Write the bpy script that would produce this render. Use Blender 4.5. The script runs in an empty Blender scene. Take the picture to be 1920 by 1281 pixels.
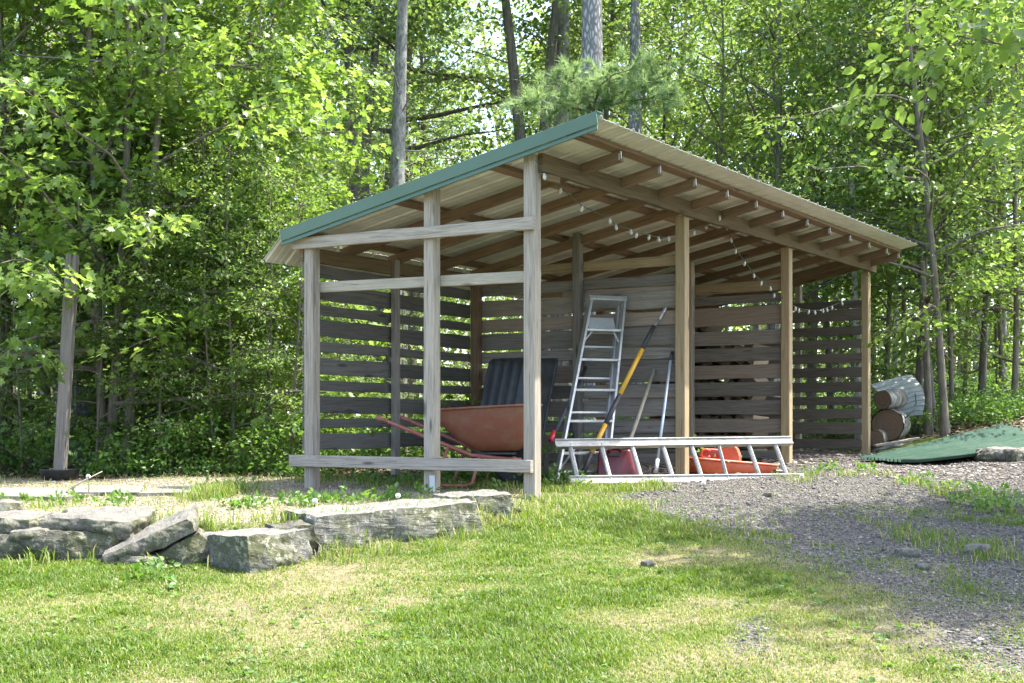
import bpy, bmesh, math, random
import numpy as np
from mathutils import Vector, Matrix, noise as mnoise

# ------------------------------------------------------------------ camera, world, sun
F, CX, YH = 2400.0, 960.0, 789.0            # photo pixels: focal length, centre, horizon row
scene = bpy.context.scene
col = scene.collection
cam_d = bpy.data.cameras.new("camera")
cam_d.sensor_width = 36.0
cam_d.lens = F / 1920 * 36
cam_d.shift_y = (YH - 640.5) / 1920
cam_d.clip_start = 0.1
cam_d.clip_end = 2000
cam = bpy.data.objects.new("camera", cam_d)
cam.location = (0, 0, 0)
cam.rotation_euler = (math.radians(90), 0, 0)
col.objects.link(cam)
scene.camera = cam

SUN = Vector((0.454, 0.10, 1.0)).normalized()
SUN_EL = math.asin(SUN.z)
SUN_AZ = math.atan2(SUN.x, SUN.y)
world = bpy.data.worlds.new("World")
scene.world = world
world.use_nodes = True
wn = world.node_tree.nodes
bg = wn["Background"]
sky = wn.new("ShaderNodeTexSky")
sky.sky_type = 'NISHITA'
sky.sun_disc = False
sky.sun_elevation = SUN_EL
sky.sun_rotation = SUN_AZ
sky.air_density = 1.0
sky.dust_density = 3.0
world.node_tree.links.new(sky.outputs[0], bg.inputs[0])
bg.inputs[1].default_value = 0.15
sun_d = bpy.data.lights.new("sun", 'SUN')
sun_d.energy = 3.0
sun_d.angle = math.radians(0.5)
sun_d.color = (1.0, 0.95, 0.86)
sun = bpy.data.objects.new("sun", sun_d)
sun.rotation_euler = SUN.to_track_quat('Z', 'Y').to_euler()
sun.location = (10, 5, 30)
col.objects.link(sun)
scene.view_settings.view_transform = 'Standard'
scene.view_settings.look = 'None'
scene.view_settings.gamma = 1
scene.view_settings.exposure = 2.45
scene.cycles.max_bounces = 6
scene.cycles.diffuse_bounces = 4
scene.cycles.transmission_bounces = 4
scene.cycles.use_denoising = True

rng = np.random.default_rng(7)
random.seed(7)

# ------------------------------------------------------------------ helpers
def tag(o, label=None, cat=None, group=None, kind=None):
    if label: o["label"] = label
    if cat: o["category"] = cat
    if group: o["group"] = group
    if kind: o["kind"] = kind
    return o

def empty(name, loc=(0, 0, 0), rz=0.0, label=None, cat=None, group=None):
    o = bpy.data.objects.new(name, None)
    o.empty_display_size = 0.1
    o.location = loc
    o.rotation_euler = (0, 0, rz)
    col.objects.link(o)
    return tag(o, label, cat, group)

def link(name, me, mat=None, parent=None, loc=None):
    o = bpy.data.objects.new(name, me)
    if mat is not None:
        if isinstance(mat, (list, tuple)):
            for m in mat: me.materials.append(m)
        else:
            me.materials.append(mat)
    col.objects.link(o)
    if parent: o.parent = parent
    if loc is not None: o.location = loc
    return o

def np_mesh(name, V, faces, tone=None, smooth=False, extra=None):
    """faces: list of (n,k) int arrays"""
    me = bpy.data.meshes.new(name)
    V = np.asarray(V, dtype=np.float32)
    me.vertices.add(len(V))
    me.vertices.foreach_set("co", V.ravel())
    loops = np.concatenate([f.ravel() for f in faces]).astype(np.int32)
    tot = np.concatenate([np.full(len(f), f.shape[1]) for f in faces]).astype(np.int32)
    start = np.concatenate([[0], np.cumsum(tot)[:-1]]).astype(np.int32)
    me.loops.add(len(loops))
    me.loops.foreach_set("vertex_index", loops)
    me.polygons.add(len(tot))
    me.polygons.foreach_set("loop_start", start)
    me.polygons.foreach_set("loop_total", tot)
    if smooth:
        me.polygons.foreach_set("use_smooth", np.ones(len(tot), dtype=bool))
    if tone is not None:
        a = me.attributes.new("tone", 'FLOAT', 'POINT')
        a.data.foreach_set("value", np.asarray(tone, dtype=np.float32))
    for k, arr in (extra or {}).items():
        a = me.attributes.new(k, 'FLOAT', 'POINT')
        a.data.foreach_set("value", np.asarray(arr, dtype=np.float32))
    me.update(calc_edges=True)
    me.validate()
    return me

class MB:
    """collects shapes into ONE mesh, with a UV in metres (u along the grain) and a tone per shape"""
    def __init__(self):
        self.v, self.f, self.uv, self.t, self.sm, self.mi = [], [], [], [], [], []
    def add(self, verts, faces, uvs=None, tone=0.5, smooth=False, mi=0):
        b = len(self.v)
        self.v += [tuple(p) for p in verts]
        self.t += [tone] * len(verts)
        for k, f in enumerate(faces):
            self.f.append([b + i for i in f])
            self.uv.append(uvs[k] if uvs else [(verts[i][0], verts[i][2]) for i in f])
            self.sm.append(smooth)
            self.mi.append(mi)
    def beam(self, p0, p1, w, h, up=(0, 0, 1), ch=0.004, segs=1, wob=0.0, tone=None, mi=0):
        """board from p0 to p1 (centre line), w across, h along up"""
        p0, p1 = Vector(p0), Vector(p1)
        d = (p1 - p0); L = d.length; d.normalize()
        up = Vector(up)
        s = d.cross(up)
        if s.length < 1e-4: s = d.cross(Vector((1, 0, 0)))
        s.normalize(); up = s.cross(d).normalized()
        tone = random.random() if tone is None else tone
        a, b = w / 2, h / 2
        sec = [(-a + ch, -b), (a - ch, -b), (a, -b + ch), (a, b - ch), (a - ch, b), (-a + ch, b), (-a, b - ch), (-a, -b + ch)]
        per = [0]
        for i in range(8):
            q0, q1 = sec[i], sec[(i + 1) % 8]
            per.append(per[-1] + math.hypot(q1[0] - q0[0], q1[1] - q0[1]))
        verts, faces, uvs = [], [], []
        ou, ov = random.random() * 20, random.random() * 20
        ph = random.random() * 9
        for k in range(segs + 1):
            t = k / segs
            c = p0 + d * (L * t)
            e0 = wob * mnoise.noise(Vector((t * L * 3, ph, 0)))
            e1 = wob * mnoise.noise(Vector((t * L * 3, ph, 5)))
            for (x, y) in sec:
                yy = y + (e1 if y > 0 else e0)
                verts.append(c + s * x + up * yy)
        for k in range(segs):
            for i in range(8):
                j = (i + 1) % 8
                faces.append((k * 8 + i, k * 8 + j, (k + 1) * 8 + j, (k + 1) * 8 + i))
                u0, u1 = ou + L * k / segs, ou + L * (k + 1) / segs
                uvs.append([(u0, ov + per[i]), (u0, ov + per[i + 1]), (u1, ov + per[i + 1]), (u1, ov + per[i])])
        faces.append(tuple(range(7, -1, -1)))
        uvs.append([(ou + 3 + sec[i][0], ov + sec[i][1]) for i in range(7, -1, -1)])
        faces.append(tuple(segs * 8 + i for i in range(8)))
        uvs.append([(ou + 4 + q[0], ov + q[1]) for q in sec])
        self.add(verts, faces, uvs, tone, mi=mi)
        return self
    def tube(self, pts, r, n=8, cap=True, tone=None, smooth=True, mi=0):
        pts = [Vector(p) for p in pts]
        rs = r if isinstance(r, (list, tuple)) else [r] * len(pts)
        tone = random.random() if tone is None else tone
        verts, faces, uvs = [], [], []
        ref = None; acc = 0
        accs = []
        for k, p in enumerate(pts):
            if k == 0: d = pts[1] - pts[0]
            elif k == len(pts) - 1: d = pts[-1] - pts[-2]
            else: d = pts[k + 1] - pts[k - 1]
            if d.length < 1e-9: d = Vector((0, 0, 1))
            d.normalize()
            if ref is None:
                ref = Vector((1, 0, 0)) if abs(d.x) < .8 else Vector((0, 1, 0))
            a = (ref - d * ref.dot(d)).normalized(); ref = a
            b = d.cross(a)
            if k: acc += (p - pts[k - 1]).length
            accs.append(acc)
            for i in range(n):
                t = 2 * math.pi * i / n
                verts.append(p + (a * math.cos(t) + b * math.sin(t)) * rs[k])
        for k in range(len(pts) - 1):
            for i in range(n):
                j = (i + 1) % n
                faces.append((k * n + i, k * n + j, (k + 1) * n + j, (k + 1) * n + i))
                c = 2 * math.pi * rs[0] / n
                uvs.append([(accs[k], c * i), (accs[k], c * (i + 1)), (accs[k + 1], c * (i + 1)), (accs[k + 1], c * i)])
        if cap:
            faces.append(tuple(range(n - 1, -1, -1))); uvs.append([(0, 0)] * n)
            faces.append(tuple((len(pts) - 1) * n + i for i in range(n))); uvs.append([(0, 0)] * n)
        self.add(verts, faces, uvs, tone, smooth, mi)
        return self
    def lathe(self, prof, n=16, origin=(0, 0, 0), tone=0.5, M=None):
        """prof: list of (r,z), closed caps where r==0"""
        o = Vector(origin)
        verts, faces = [], []
        for (r, z) in prof:
            for i in range(n):
                t = 2 * math.pi * i / n
                p = Vector((r * math.cos(t), r * math.sin(t), z))
                if M: p = M @ p
                verts.append(o + p)
        for k in range(len(prof) - 1):
            for i in range(n):
                j = (i + 1) % n
                faces.append((k * n + i, k * n + j, (k + 1) * n + j, (k + 1) * n + i))
        faces.append(tuple(range(n - 1, -1, -1)))
        faces.append(tuple((len(prof) - 1) * n + i for i in range(n)))
        self.add(verts, faces, None, tone, True)
        return self
    def mesh(self, name):
        me = bpy.data.meshes.new(name)
        me.from_pydata(self.v, [], self.f)
        uv = me.uv_layers.new(name="UVMap")
        flat = [c for f in self.uv for p in f for c in p]
        uv.data.foreach_set("uv", flat)
        a = me.attributes.new("tone", 'FLOAT', 'POINT')
        a.data.foreach_set("value", self.t)
        me.polygons.foreach_set("use_smooth", self.sm)
        me.polygons.foreach_set("material_index", self.mi)
        me.update()
        return me
    def build(self, name, mat, parent=None, loc=None):
        me = self.mesh(name)
        return link(name, me, mat, parent, loc)

def vnoise(x, y, seed=0):
    """smooth value noise in 0..1, numpy"""
    x = np.asarray(x, dtype=np.float64); y = np.asarray(y, dtype=np.float64)
    xi = np.floor(x).astype(np.int64); yi = np.floor(y).astype(np.int64)
    xf = x - xi; yf = y - yi
    def h(a, b):
        n = (a * 374761393 + b * 668265263 + seed * 974711) & 0x7fffffff
        n = ((n ^ (n >> 13)) * 1274126177) & 0x7fffffff
        n = n ^ (n >> 16)
        return (n & 0xffff) / 65535.0
    u = xf * xf * (3 - 2 * xf); v = yf * yf * (3 - 2 * yf)
    return (h(xi, yi) * (1 - u) + h(xi + 1, yi) * u) * (1 - v) + (h(xi, yi + 1) * (1 - u) + h(xi + 1, yi + 1) * u) * v

def fbm(x, y, seed=0, oct=4):
    s = 0; a = 0.5; n = 0
    for k in range(oct):
        s = s + a * vnoise(x * 2 ** k, y * 2 ** k, seed + k); n += a; a *= .5
    return s / n

def sstep(a, b, x):
    t = np.clip((x - a) / (b - a), 0, 1)
    return t * t * (3 - 2 * t)

# ------------------------------------------------------------------ lay of the land (world: camera at the origin, y away, z up)
PHI = math.radians(33.5)
UX, UY = math.sin(PHI), math.cos(PHI)        # shed front runs along u; v goes to its back
AX, AY, AZ = 0.1425, 9.0, -0.521             # foot of the front corner post
WALLX = np.array([-30, -6.0, -2.76, -2.1, -1.55, -1.0, -.6, -.2, .1, .5])
WALLY = np.array([7.4, 7.2, 6.95, 6.85, 6.78, 6.95, 7.3, 7.75, 8.25, 9.2])

def ground(x, y):
    x = np.asarray(x, dtype=np.float64); y = np.asarray(y, dtype=np.float64)
    u = UX * (x - AX) + UY * (y - AY)
    plat = -0.521 + 0.018 * np.clip(u, -2, 9)
    plat = plat + 0.17 * np.clip(x - 4.2, 0, 5) * sstep(9.5, 15, y) * (1 - .8 * sstep(25, 60, y))
    plat = plat + 0.02 * np.clip(y - 22, 0, 60)
    lawn = -1.42 + 0.098 * y + .03 * np.clip(-x - 1, 0, 4) * sstep(9, 4, y)
    k = 0.12
    h = np.clip(0.5 + 0.5 * (lawn - plat) / k, 0, 1)
    low = lawn * (1 - h) + plat * h - k * h * (1 - h)
    wy = np.interp(x, WALLX, WALLY)
    up = sstep(0.02, 0.16, y - wy) * sstep(.25, -.05, x)
    z = low * (1 - up) + (plat - .01) * up
    z = z + 0.03 * (fbm(x * 1.3, y * 1.3, 3) - .5) + 0.012 * (fbm(x * 7, y * 7, 9, 2) - .5)
    return z

def gz(x, y): return float(ground(x, y))

def hit(px, py):
    """where the view ray through a photo pixel meets the ground"""
    a, b = (px - CX) / F, (YH - py) / F
    ds = HIT_D
    i = int(np.argmax(ds * b < ground(a * ds, ds)))
    d = float(ds[i]) if i else 60.0
    return a * d, d
HIT_D = np.concatenate([np.arange(3.5, 20, .02), np.arange(20, 60, .2)])

def at(px, py, d):
    return Vector(((px - CX) / F * d, d, (YH - py) / F * d))

def local_v(px, py, v):
    """shed-frame point on the plane v=const seen at a pixel"""
    k = (px - CX) / F
    u = (k * (AY + UX * v) - AX + UY * v) / (UX - k * UY)
    d = AY + UY * u + UX * v
    return Vector((u, v, (YH - py) / F * d - AZ))

def local_u(px, py, u):
    k = (px - CX) / F
    v = (AX + UX * u - k * (AY + UY * u)) / (UY + k * UX)
    d = AY + UY * u + UX * v
    return Vector((u, v, (YH - py) / F * d - AZ))

def loc2w(u, v, z=0):
    return Vector((AX + UX * u - UY * v, AY + UY * u + UX * v, z + AZ))

def w2loc(p):
    x, y = p[0] - AX, p[1] - AY
    return Vector((UX * x + UY * y, -UY * x + UX * y, p[2] - AZ))

def gl(u, v):
    """ground height in the shed frame"""
    p = loc2w(u, v)
    return gz(p.x, p.y) - AZ

# ------------------------------------------------------------------ materials
def newmat(name):
    m = bpy.data.materials.new(name)
    m.use_nodes = True
    nt = m.node_tree
    b = nt.nodes["Principled BSDF"]
    return m, nt, b

def N(nt, t, **kw):
    n = nt.nodes.new(t)
    for k, v in kw.items():
        if k.startswith("i_"):
            n.inputs[k[2:].replace("_", " ")].default_value = v
        else:
            setattr(n, k, v)
    return n

def ramp(nt, src, stops):
    r = nt.nodes.new("ShaderNodeValToRGB")
    e = r.color_ramp.elements
    while len(e) < len(stops): e.new(0.5)
    for k, (p, c) in enumerate(stops):
        e[k].position = p
        e[k].color = (*c, 1) if len(c) == 3 else c
    nt.links.new(src, r.inputs[0])
    return r.outputs[0]

def mixc(nt, fac, a, b, mode='MIX'):
    m = nt.nodes.new("ShaderNodeMix")
    m.data_type = 'RGBA'; m.blend_type = mode
    for i, s in ((0, fac), (6, a), (7, b)):
        if isinstance(s, (int, float)): m.inputs[i].default_value = s
        elif isinstance(s, tuple): m.inputs[i].default_value = (*s, 1)
        else: nt.links.new(s, m.inputs[i])
    return m.outputs[2]

def mth(nt, op, a, b=0.0):
    m = nt.nodes.new("ShaderNodeMath"); m.operation = op
    for i, s in ((0, a), (1, b)):
        if isinstance(s, (int, float)): m.inputs[i].default_value = s
        else: nt.links.new(s, m.inputs[i])
    return m.outputs[0]

def bump(nt, b, h, strength=0.4, dist=0.01):
    n = nt.nodes.new("ShaderNodeBump")
    n.inputs["Strength"].default_value = strength
    n.inputs["Distance"].default_value = dist
    nt.links.new(h, n.inputs["Height"])
    nt.links.new(n.outputs[0], b.inputs["Normal"])

def attr(nt, name):
    a = nt.nodes.new("ShaderNodeAttribute"); a.attribute_name = name
    return a.outputs["Fac"]

def coords(nt, kind, sc):
    tc = nt.nodes.new("ShaderNodeTexCoord")
    mp = nt.nodes.new("ShaderNodeMapping")
    mp.inputs["Scale"].default_value = sc
    nt.links.new(tc.outputs[kind], mp.inputs[0])
    return mp.outputs[0]

def noise(nt, vec, scale, detail=4, rough=.6, dist=0.0):
    n = nt.nodes.new("ShaderNodeTexNoise")
    n.inputs["Scale"].default_value = scale
    n.inputs["Detail"].default_value = detail
    n.inputs["Roughness"].default_value = rough
    n.inputs["Distortion"].default_value = dist
    nt.links.new(vec, n.inputs["Vector"])
    return n.outputs[0]

def wood(name, light, mid, dark, stain=0.0, red=None, spread=.5):
    m, nt, b = newmat(name)
    g = noise(nt, coords(nt, "UV", (1.3, 26, 1)), 2.2, 5, .65, .9)
    fine = noise(nt, coords(nt, "UV", (3, 160, 1)), 2.0, 3, .6)
    blot = noise(nt, coords(nt, "UV", (1.6, 5, 1)), 1.5, 3, .6)
    c = ramp(nt, g, [(.3, dark), (.47, mid), (.62, light), (.75, mid)])
    c = mixc(nt, ramp(nt, fine, [(.35, (0, 0, 0)), (.6, (1, 1, 1))]), mixc(nt, .35, c, dark), c)
    c = mixc(nt, mth(nt, 'MULTIPLY', blot, .4), c, mid)
    chk = noise(nt, coords(nt, "UV", (.8, 34, 1)), 1.6, 3, .6, 1.2)
    c = mixc(nt, ramp(nt, chk, [(.64, (0, 0, 0)), (.68, (.8, .8, .8))]), c, tuple(x * .3 for x in dark))
    # knots
    v = nt.nodes.new("ShaderNodeTexVoronoi")
    v.inputs["Scale"].default_value = 1.0
    nt.links.new(coords(nt, "UV", (1.7, 8, 1)), v.inputs["Vector"])
    kn = ramp(nt, v.outputs["Distance"], [(.07, (1, 1, 1)), (.14, (0, 0, 0))])
    c = mixc(nt, mth(nt, 'MULTIPLY', kn, .75), c, tuple(x * .35 for x in dark))
    t = attr(nt, "tone")
    if red:
        c = mixc(nt, ramp(nt, t, [(.7, (0, 0, 0)), (1, (.45, .45, .45))]), c, red)
    tv = nt.nodes.new("ShaderNodeMapRange")
    tv.inputs[3].default_value = 1 - spread * .5; tv.inputs[4].default_value = 1 + spread * .5
    nt.links.new(t, tv.inputs[0])
    hv = nt.nodes.new("ShaderNodeHueSaturation")
    nt.links.new(tv.outputs[0], hv.inputs["Value"]); nt.links.new(c, hv.inputs["Color"])
    c = hv.outputs[0]
    if stain:
        s = noise(nt, coords(nt, "UV", (2.2, 12, 1)), 1.3, 5, .7, 1.5)
        c = mixc(nt, ramp(nt, s, [(.64, (0, 0, 0)), (.69, (stain,) * 3)]), c, (.012, .012, .012))
    nt.links.new(c, b.inputs["Base Color"])
    b.inputs["Roughness"].default_value = .85
    b.inputs["Specular IOR Level"].default_value = .25
    bump(nt, b, mth(nt, 'ADD', g, mth(nt, 'MULTIPLY', fine, .5)), .5, .004)
    return m

def metal(name, colr, rough=.45, metallic=.8, dirt=(.2, .18, .15), amt=.4):
    m, nt, b = newmat(name)
    n = noise(nt, coords(nt, "Object", (1, 1, 1)), 14, 5, .7)
    n2 = noise(nt, coords(nt, "Object", (1, 1, 1)), 90, 2, .6)
    c = mixc(nt, mth(nt, 'MULTIPLY', ramp(nt, n, [(.42, (0, 0, 0)), (.7, (1, 1, 1))]), amt), colr, dirt)
    c = mixc(nt, mth(nt, 'MULTIPLY', n2, .25), c, tuple(x * .7 for x in colr))
    nt.links.new(c, b.inputs["Base Color"])
    b.inputs["Metallic"].default_value = metallic
    r = nt.nodes.new("ShaderNodeMapRange")
    r.inputs[3].default_value = rough - .1; r.inputs[4].default_value = rough + .25
    nt.links.new(n, r.inputs[0]); nt.links.new(r.outputs[0], b.inputs["Roughness"])
    bump(nt, b, n2, .1, .002)
    return m

def plastic(name, colr, rough=.5, scuff=None, amt=.3, sc=9):
    m, nt, b = newmat(name)
    n = noise(nt, coords(nt, "Object", (1, 1, 1)), sc, 6, .7)
    c = mixc(nt, mth(nt, 'MULTIPLY', ramp(nt, n, [(.45, (0, 0, 0)), (.68, (1, 1, 1))]), amt), colr, scuff or tuple(min(1, x * 1.6 + .03) for x in colr))
    nt.links.new(c, b.inputs["Base Color"])
    b.inputs["Roughness"].default_value = rough
    if rough > .7: b.inputs["Specular IOR Level"].default_value = .15
    bump(nt, b, n, .15, .003)
    return m

def leafmat(name, c0, c1, c2, trans, rough=.42, mix=.5, spec=.5):
    m, nt, b = newmat(name)
    t = attr(nt, "tone")
    c = ramp(nt, t, [(0, c0), (.5, c1), (1, c2)])
    nt.links.new(c, b.inputs["Base Color"])
    b.inputs["Roughness"].default_value = rough
    b.inputs["Specular IOR Level"].default_value = spec
    tr = nt.nodes.new("ShaderNodeBsdfTranslucent")
    tc = mixc(nt, 1.0, c, trans, 'MULTIPLY')
    nt.links.new(tc, tr.inputs[0])
    mx = nt.nodes.new("ShaderNodeMixShader")
    mx.inputs[0].default_value = mix
    nt.links.new(b.outputs[0], mx.inputs[1]); nt.links.new(tr.outputs[0], mx.inputs[2])
    nt.links.new(mx.outputs[0], nt.nodes["Material Output"].inputs[0])
    return m

def barkmat(name, light, dark, sc=(7, 7, 1.6), lichen=None, plates=False):
    m, nt, b = newmat(name)
    v = coords(nt, "Object", sc)
    n = noise(nt, v, 3.0, 6, .7, .5)
    if plates:
        vo = nt.nodes.new("ShaderNodeTexVoronoi"); vo.feature = 'DISTANCE_TO_EDGE'
        vo.inputs["Scale"].default_value = 2.2
        nt.links.new(v, vo.inputs["Vector"])
        n = mth(nt, 'MULTIPLY', mth(nt, 'ADD', mth(nt, 'MULTIPLY', vo.outputs[0], 1.2), .25), mth(nt, 'ADD', n, .4))
    c = ramp(nt, n, [(.3, dark), (.6, light)])
    if lichen:
        l = noise(nt, coords(nt, "Object", (4, 4, 2.2)), 2.2, 5, .65)
        c = mixc(nt, ramp(nt, l, [(.5, (0, 0, 0)), (.62, (.8, .8, .8))]), c, lichen)
    nt.links.new(c, b.inputs["Base Color"])
    b.inputs["Roughness"].default_value = .9
    b.inputs["Specular IOR Level"].default_value = .2
    bump(nt, b, n, .7, .02)
    return m

M = {}
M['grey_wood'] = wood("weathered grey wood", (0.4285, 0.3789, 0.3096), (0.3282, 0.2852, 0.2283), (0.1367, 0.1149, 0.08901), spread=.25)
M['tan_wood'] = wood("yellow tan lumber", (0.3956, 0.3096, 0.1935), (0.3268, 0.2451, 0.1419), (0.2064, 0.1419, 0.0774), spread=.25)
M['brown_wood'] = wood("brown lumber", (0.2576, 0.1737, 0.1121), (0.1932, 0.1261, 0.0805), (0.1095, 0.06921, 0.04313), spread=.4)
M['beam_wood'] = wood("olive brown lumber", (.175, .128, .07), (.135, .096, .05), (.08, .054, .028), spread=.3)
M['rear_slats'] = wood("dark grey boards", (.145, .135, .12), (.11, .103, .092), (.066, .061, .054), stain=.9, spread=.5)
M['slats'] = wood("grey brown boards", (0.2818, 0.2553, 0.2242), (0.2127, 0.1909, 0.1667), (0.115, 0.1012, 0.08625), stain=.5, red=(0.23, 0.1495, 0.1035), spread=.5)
M['end_slats'] = wood("dark brown boards", (.175, .145, .12), (.13, .105, .085), (.072, .056, .045), stain=.7, red=(.16, .09, .06), spread=.6)
M['alu'] = metal("dull aluminium", (0.5808, 0.5896, 0.5984), .42, .75, (0.2904, 0.2904, 0.2904), .5)
M['alu_worn'] = metal("weathered aluminium", (0.44, 0.4312, 0.4092), .5, .55, (0.2112, 0.198, 0.1672), .7)
M['steel'] = metal("steel", (.32, .31, .30), .5, .7, (.16, .11, .08), .6)
M['zinc'] = metal("galvanised steel", (0.5456, 0.5632, 0.5808), .45, .7, (0.352, 0.352, 0.352), .4)
M['grey_sheet'] = metal("grey roofing sheet", (.36, .39, .39), .45, .5, (.24, .25, .23), .5)
M['rust_red'] = plastic("rust red paint", (0.1716, 0.05192, 0.0264), .6, (0.1768, 0.1086, 0.068), .7, 7)
M['frame_red'] = plastic("faded red paint", (.25, .07, .05), .6, (.24, .15, .11), .5, 14)
M['black_plastic'] = plastic("black plastic", (.026, .029, .032), .5, (.075, .08, .082), .5, 7)
M['rubber'] = plastic("rubber", (.02, .02, .02), .75, (.06, .055, .05), .5, 20)
M['yellow'] = plastic("yellow fibreglass", (.62, .33, .02), .4, (.45, .26, .05), .3, 20)
M['black_grip'] = plastic("black grip", (.03, .03, .035), .55)
M['red_collar'] = plastic("red collar", (.5, .02, .04), .4)
M['maroon'] = plastic("maroon plastic", (0.108, 0.01008, 0.01584), .42, (0.1368, 0.036, 0.036), .4, 6)
M['orange'] = plastic("orange red plastic", (.52, .085, .032), .45, (.58, .2, .11), .5, 5)
M['orange_dark'] = plastic("deep red plastic", (.30, .035, .025), .45, (.36, .09, .06), .4, 5)
M['pole_blue'] = metal("blue white painted tube", (.45, .52, .60), .35, .4, (.35, .38, .42), .4)
M['stick'] = wood("bare wooden handle", (0.3956, 0.3612, 0.2838), (0.3268, 0.2924, 0.2236), (0.215, 0.1806, 0.129), spread=.2)
M['bulb'] = plastic("frosted bulb glass", (0.5072, 0.4942, 0.4552), .25, (0.4552, 0.4292, 0.3771), .3, 30)
M['wire'] = plastic("dark green wire", (0.03, 0.05, 0.035), .6)
M['seed'] = plastic("dandelion fluff", (.72, .70, .66), .9)
M['pot'] = plastic("black pot plastic", (.018, .018, .02), .35)

# roofing: green on top, tan below
M['roof_top'] = metal("green painted roofing", (.06, .15, .10), .4, .1, (.09, .16, .12), .4)
def roof_under():
    m, nt, b = newmat("tan roofing underside")
    n = noise(nt, coords(nt, "Object", (.25, 2.5, 1)), 4, 4, .6)
    c = ramp(nt, n, [(.3, (0.54, 0.5192, 0.4569)), (.7, (0.6853, 0.6646, 0.6023))])
    nt.links.new(c, b.inputs["Base Color"])
    b.inputs["Roughness"].default_value = .4
    b.inputs["Metallic"].default_value = .1
    return m
M['roof_under'] = roof_under()
def green_trim():
    m, nt, b = newmat("green painted trim")
    n = noise(nt, coords(nt, "Object", (1, 1, 1)), 5, 4, .6)
    c = ramp(nt, n, [(.3, (.055, .108, .064)), (.7, (.066, .124, .078))])
    nt.links.new(c, b.inputs["Base Color"]); b.inputs["Roughness"].default_value = .38
    return m
M['trim'] = green_trim()
M['green_sheet'] = plastic("green painted sheet", (0.02846, 0.06529, 0.04185), .8, (0.06696, 0.09626, 0.07114), .6, 4)

def stonemat(name, light, dark, lich):
    m, nt, b = newmat(name)
    oc = coords(nt, "Object", (1, 1, 1))
    n = noise(nt, oc, 9, 7, .75)
    sp = noise(nt, oc, 120, 2, .8)
    l = noise(nt, oc, 22, 6, .72, .4)
    c = ramp(nt, n, [(.3, dark), (.65, light)])
    c = mixc(nt, ramp(nt, sp, [(.35, (.7, .7, .7)), (.55, (0, 0, 0))]), c, tuple(x * .45 for x in dark))
    geo = nt.nodes.new("ShaderNodeNewGeometry")
    sx = nt.nodes.new("ShaderNodeSeparateXYZ"); nt.links.new(geo.outputs["True Normal"], sx.inputs[0])
    side = ramp(nt, sx.outputs[2], [(.35, (1, 1, 1)), (.8, (.25, .25, .25))])
    moss = noise(nt, oc, 5, 5, .7)
    c = mixc(nt, mth(nt, 'MULTIPLY', ramp(nt, moss, [(.38, (0, 0, 0)), (.6, (.9, .9, .9))]), side), c, (.075, .08, .035))
    c = mixc(nt, mth(nt, 'MULTIPLY', ramp(nt, l, [(.54, (0, 0, 0)), (.60, (.9, .9, .9))]), side), c, lich)
    nt.links.new(c, b.inputs["Base Color"])
    b.inputs["Roughness"].default_value = .92
    b.inputs["Specular IOR Level"].default_value = .2
    bump(nt, b, mth(nt, 'ADD', mth(nt, 'MULTIPLY', n, 1.0), mth(nt, 'MULTIPLY', sp, .25)), .8, .02)
    return m
M['granite'] = stonemat("granite", (0.2381, 0.2309, 0.2165), (0.1082, 0.1032, 0.09381), (0.2598, 0.2598, 0.202))
M['fieldstone'] = stonemat("fieldstone", (0.2093, 0.1984, 0.1804), (0.09381, 0.08659, 0.07577), (0.2165, 0.2093, 0.166))
M['darkstone'] = stonemat("dark stone", (0.1394, 0.1312, 0.1148), (0.0574, 0.05412, 0.0451), (0.2214, 0.2214, 0.164))
M['slab'] = stonemat("paving slab", (0.2526, 0.2411, 0.2181), (0.1607, 0.1521, 0.1378), (0.2296, 0.2239, 0.2009))

M['maple'] = leafmat("maple leaf", (.078, .142, .02), (.122, .205, .038), (.175, .258, .07), (1.95, 1.8, 1.3), .36, .5, .65)
M['leaf'] = leafmat("young tree leaf", (.074, .134, .022), (.115, .194, .04), (.168, .245, .07), (1.95, 1.8, 1.3), .4, .5)
M['leaf_far'] = leafmat("wood leaf", (.075, .13, .028), (.118, .188, .048), (.17, .238, .078), (2.0, 1.85, 1.3), .5, .5)
M['low_leaf'] = leafmat("low plant leaf", (.05, .115, .02), (.085, .175, .028), (.14, .22, .055), (1.8, 1.8, 1.1), .5, .4)
M['needle'] = leafmat("pine needle", (.13, .21, .09), (.19, .29, .13), (.26, .36, .18), (1.8, 1.7, 1.3), .5, .45)
def grassmat():
    m, nt, b = newmat("grass blade")
    t = attr(nt, "tone")
    c = ramp(nt, t, [(0, (.055, .105, .012)), (.38, (.10, .165, .018)), (.62, (.155, .205, .032)), (.80, (.235, .225, .10)), (1, (.32, .285, .18))])
    nt.links.new(c, b.inputs["Base Color"])
    b.inputs["Roughness"].default_value = .5
    b.inputs["Specular IOR Level"].default_value = .35
    tr = nt.nodes.new("ShaderNodeBsdfTranslucent"); nt.links.new(mixc(nt, 1.0, c, (1.7, 1.7, 1.1), 'MULTIPLY'), tr.inputs[0])
    mx = nt.nodes.new("ShaderNodeMixShader"); mx.inputs[0].default_value = .4
    nt.links.new(b.outputs[0], mx.inputs[1]); nt.links.new(tr.outputs[0], mx.inputs[2])
    nt.links.new(mx.outputs[0], nt.nodes["Material Output"].inputs[0])
    return m
M['grass'] = grassmat()
def chipmat(name, stops, rough=.85):
    m, nt, b = newmat(name)
    c = ramp(nt, attr(nt, "tone"), stops)
    nt.links.new(c, b.inputs["Base Color"]); b.inputs["Roughness"].default_value = rough
    b.inputs["Specular IOR Level"].default_value = .3
    return m
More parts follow.
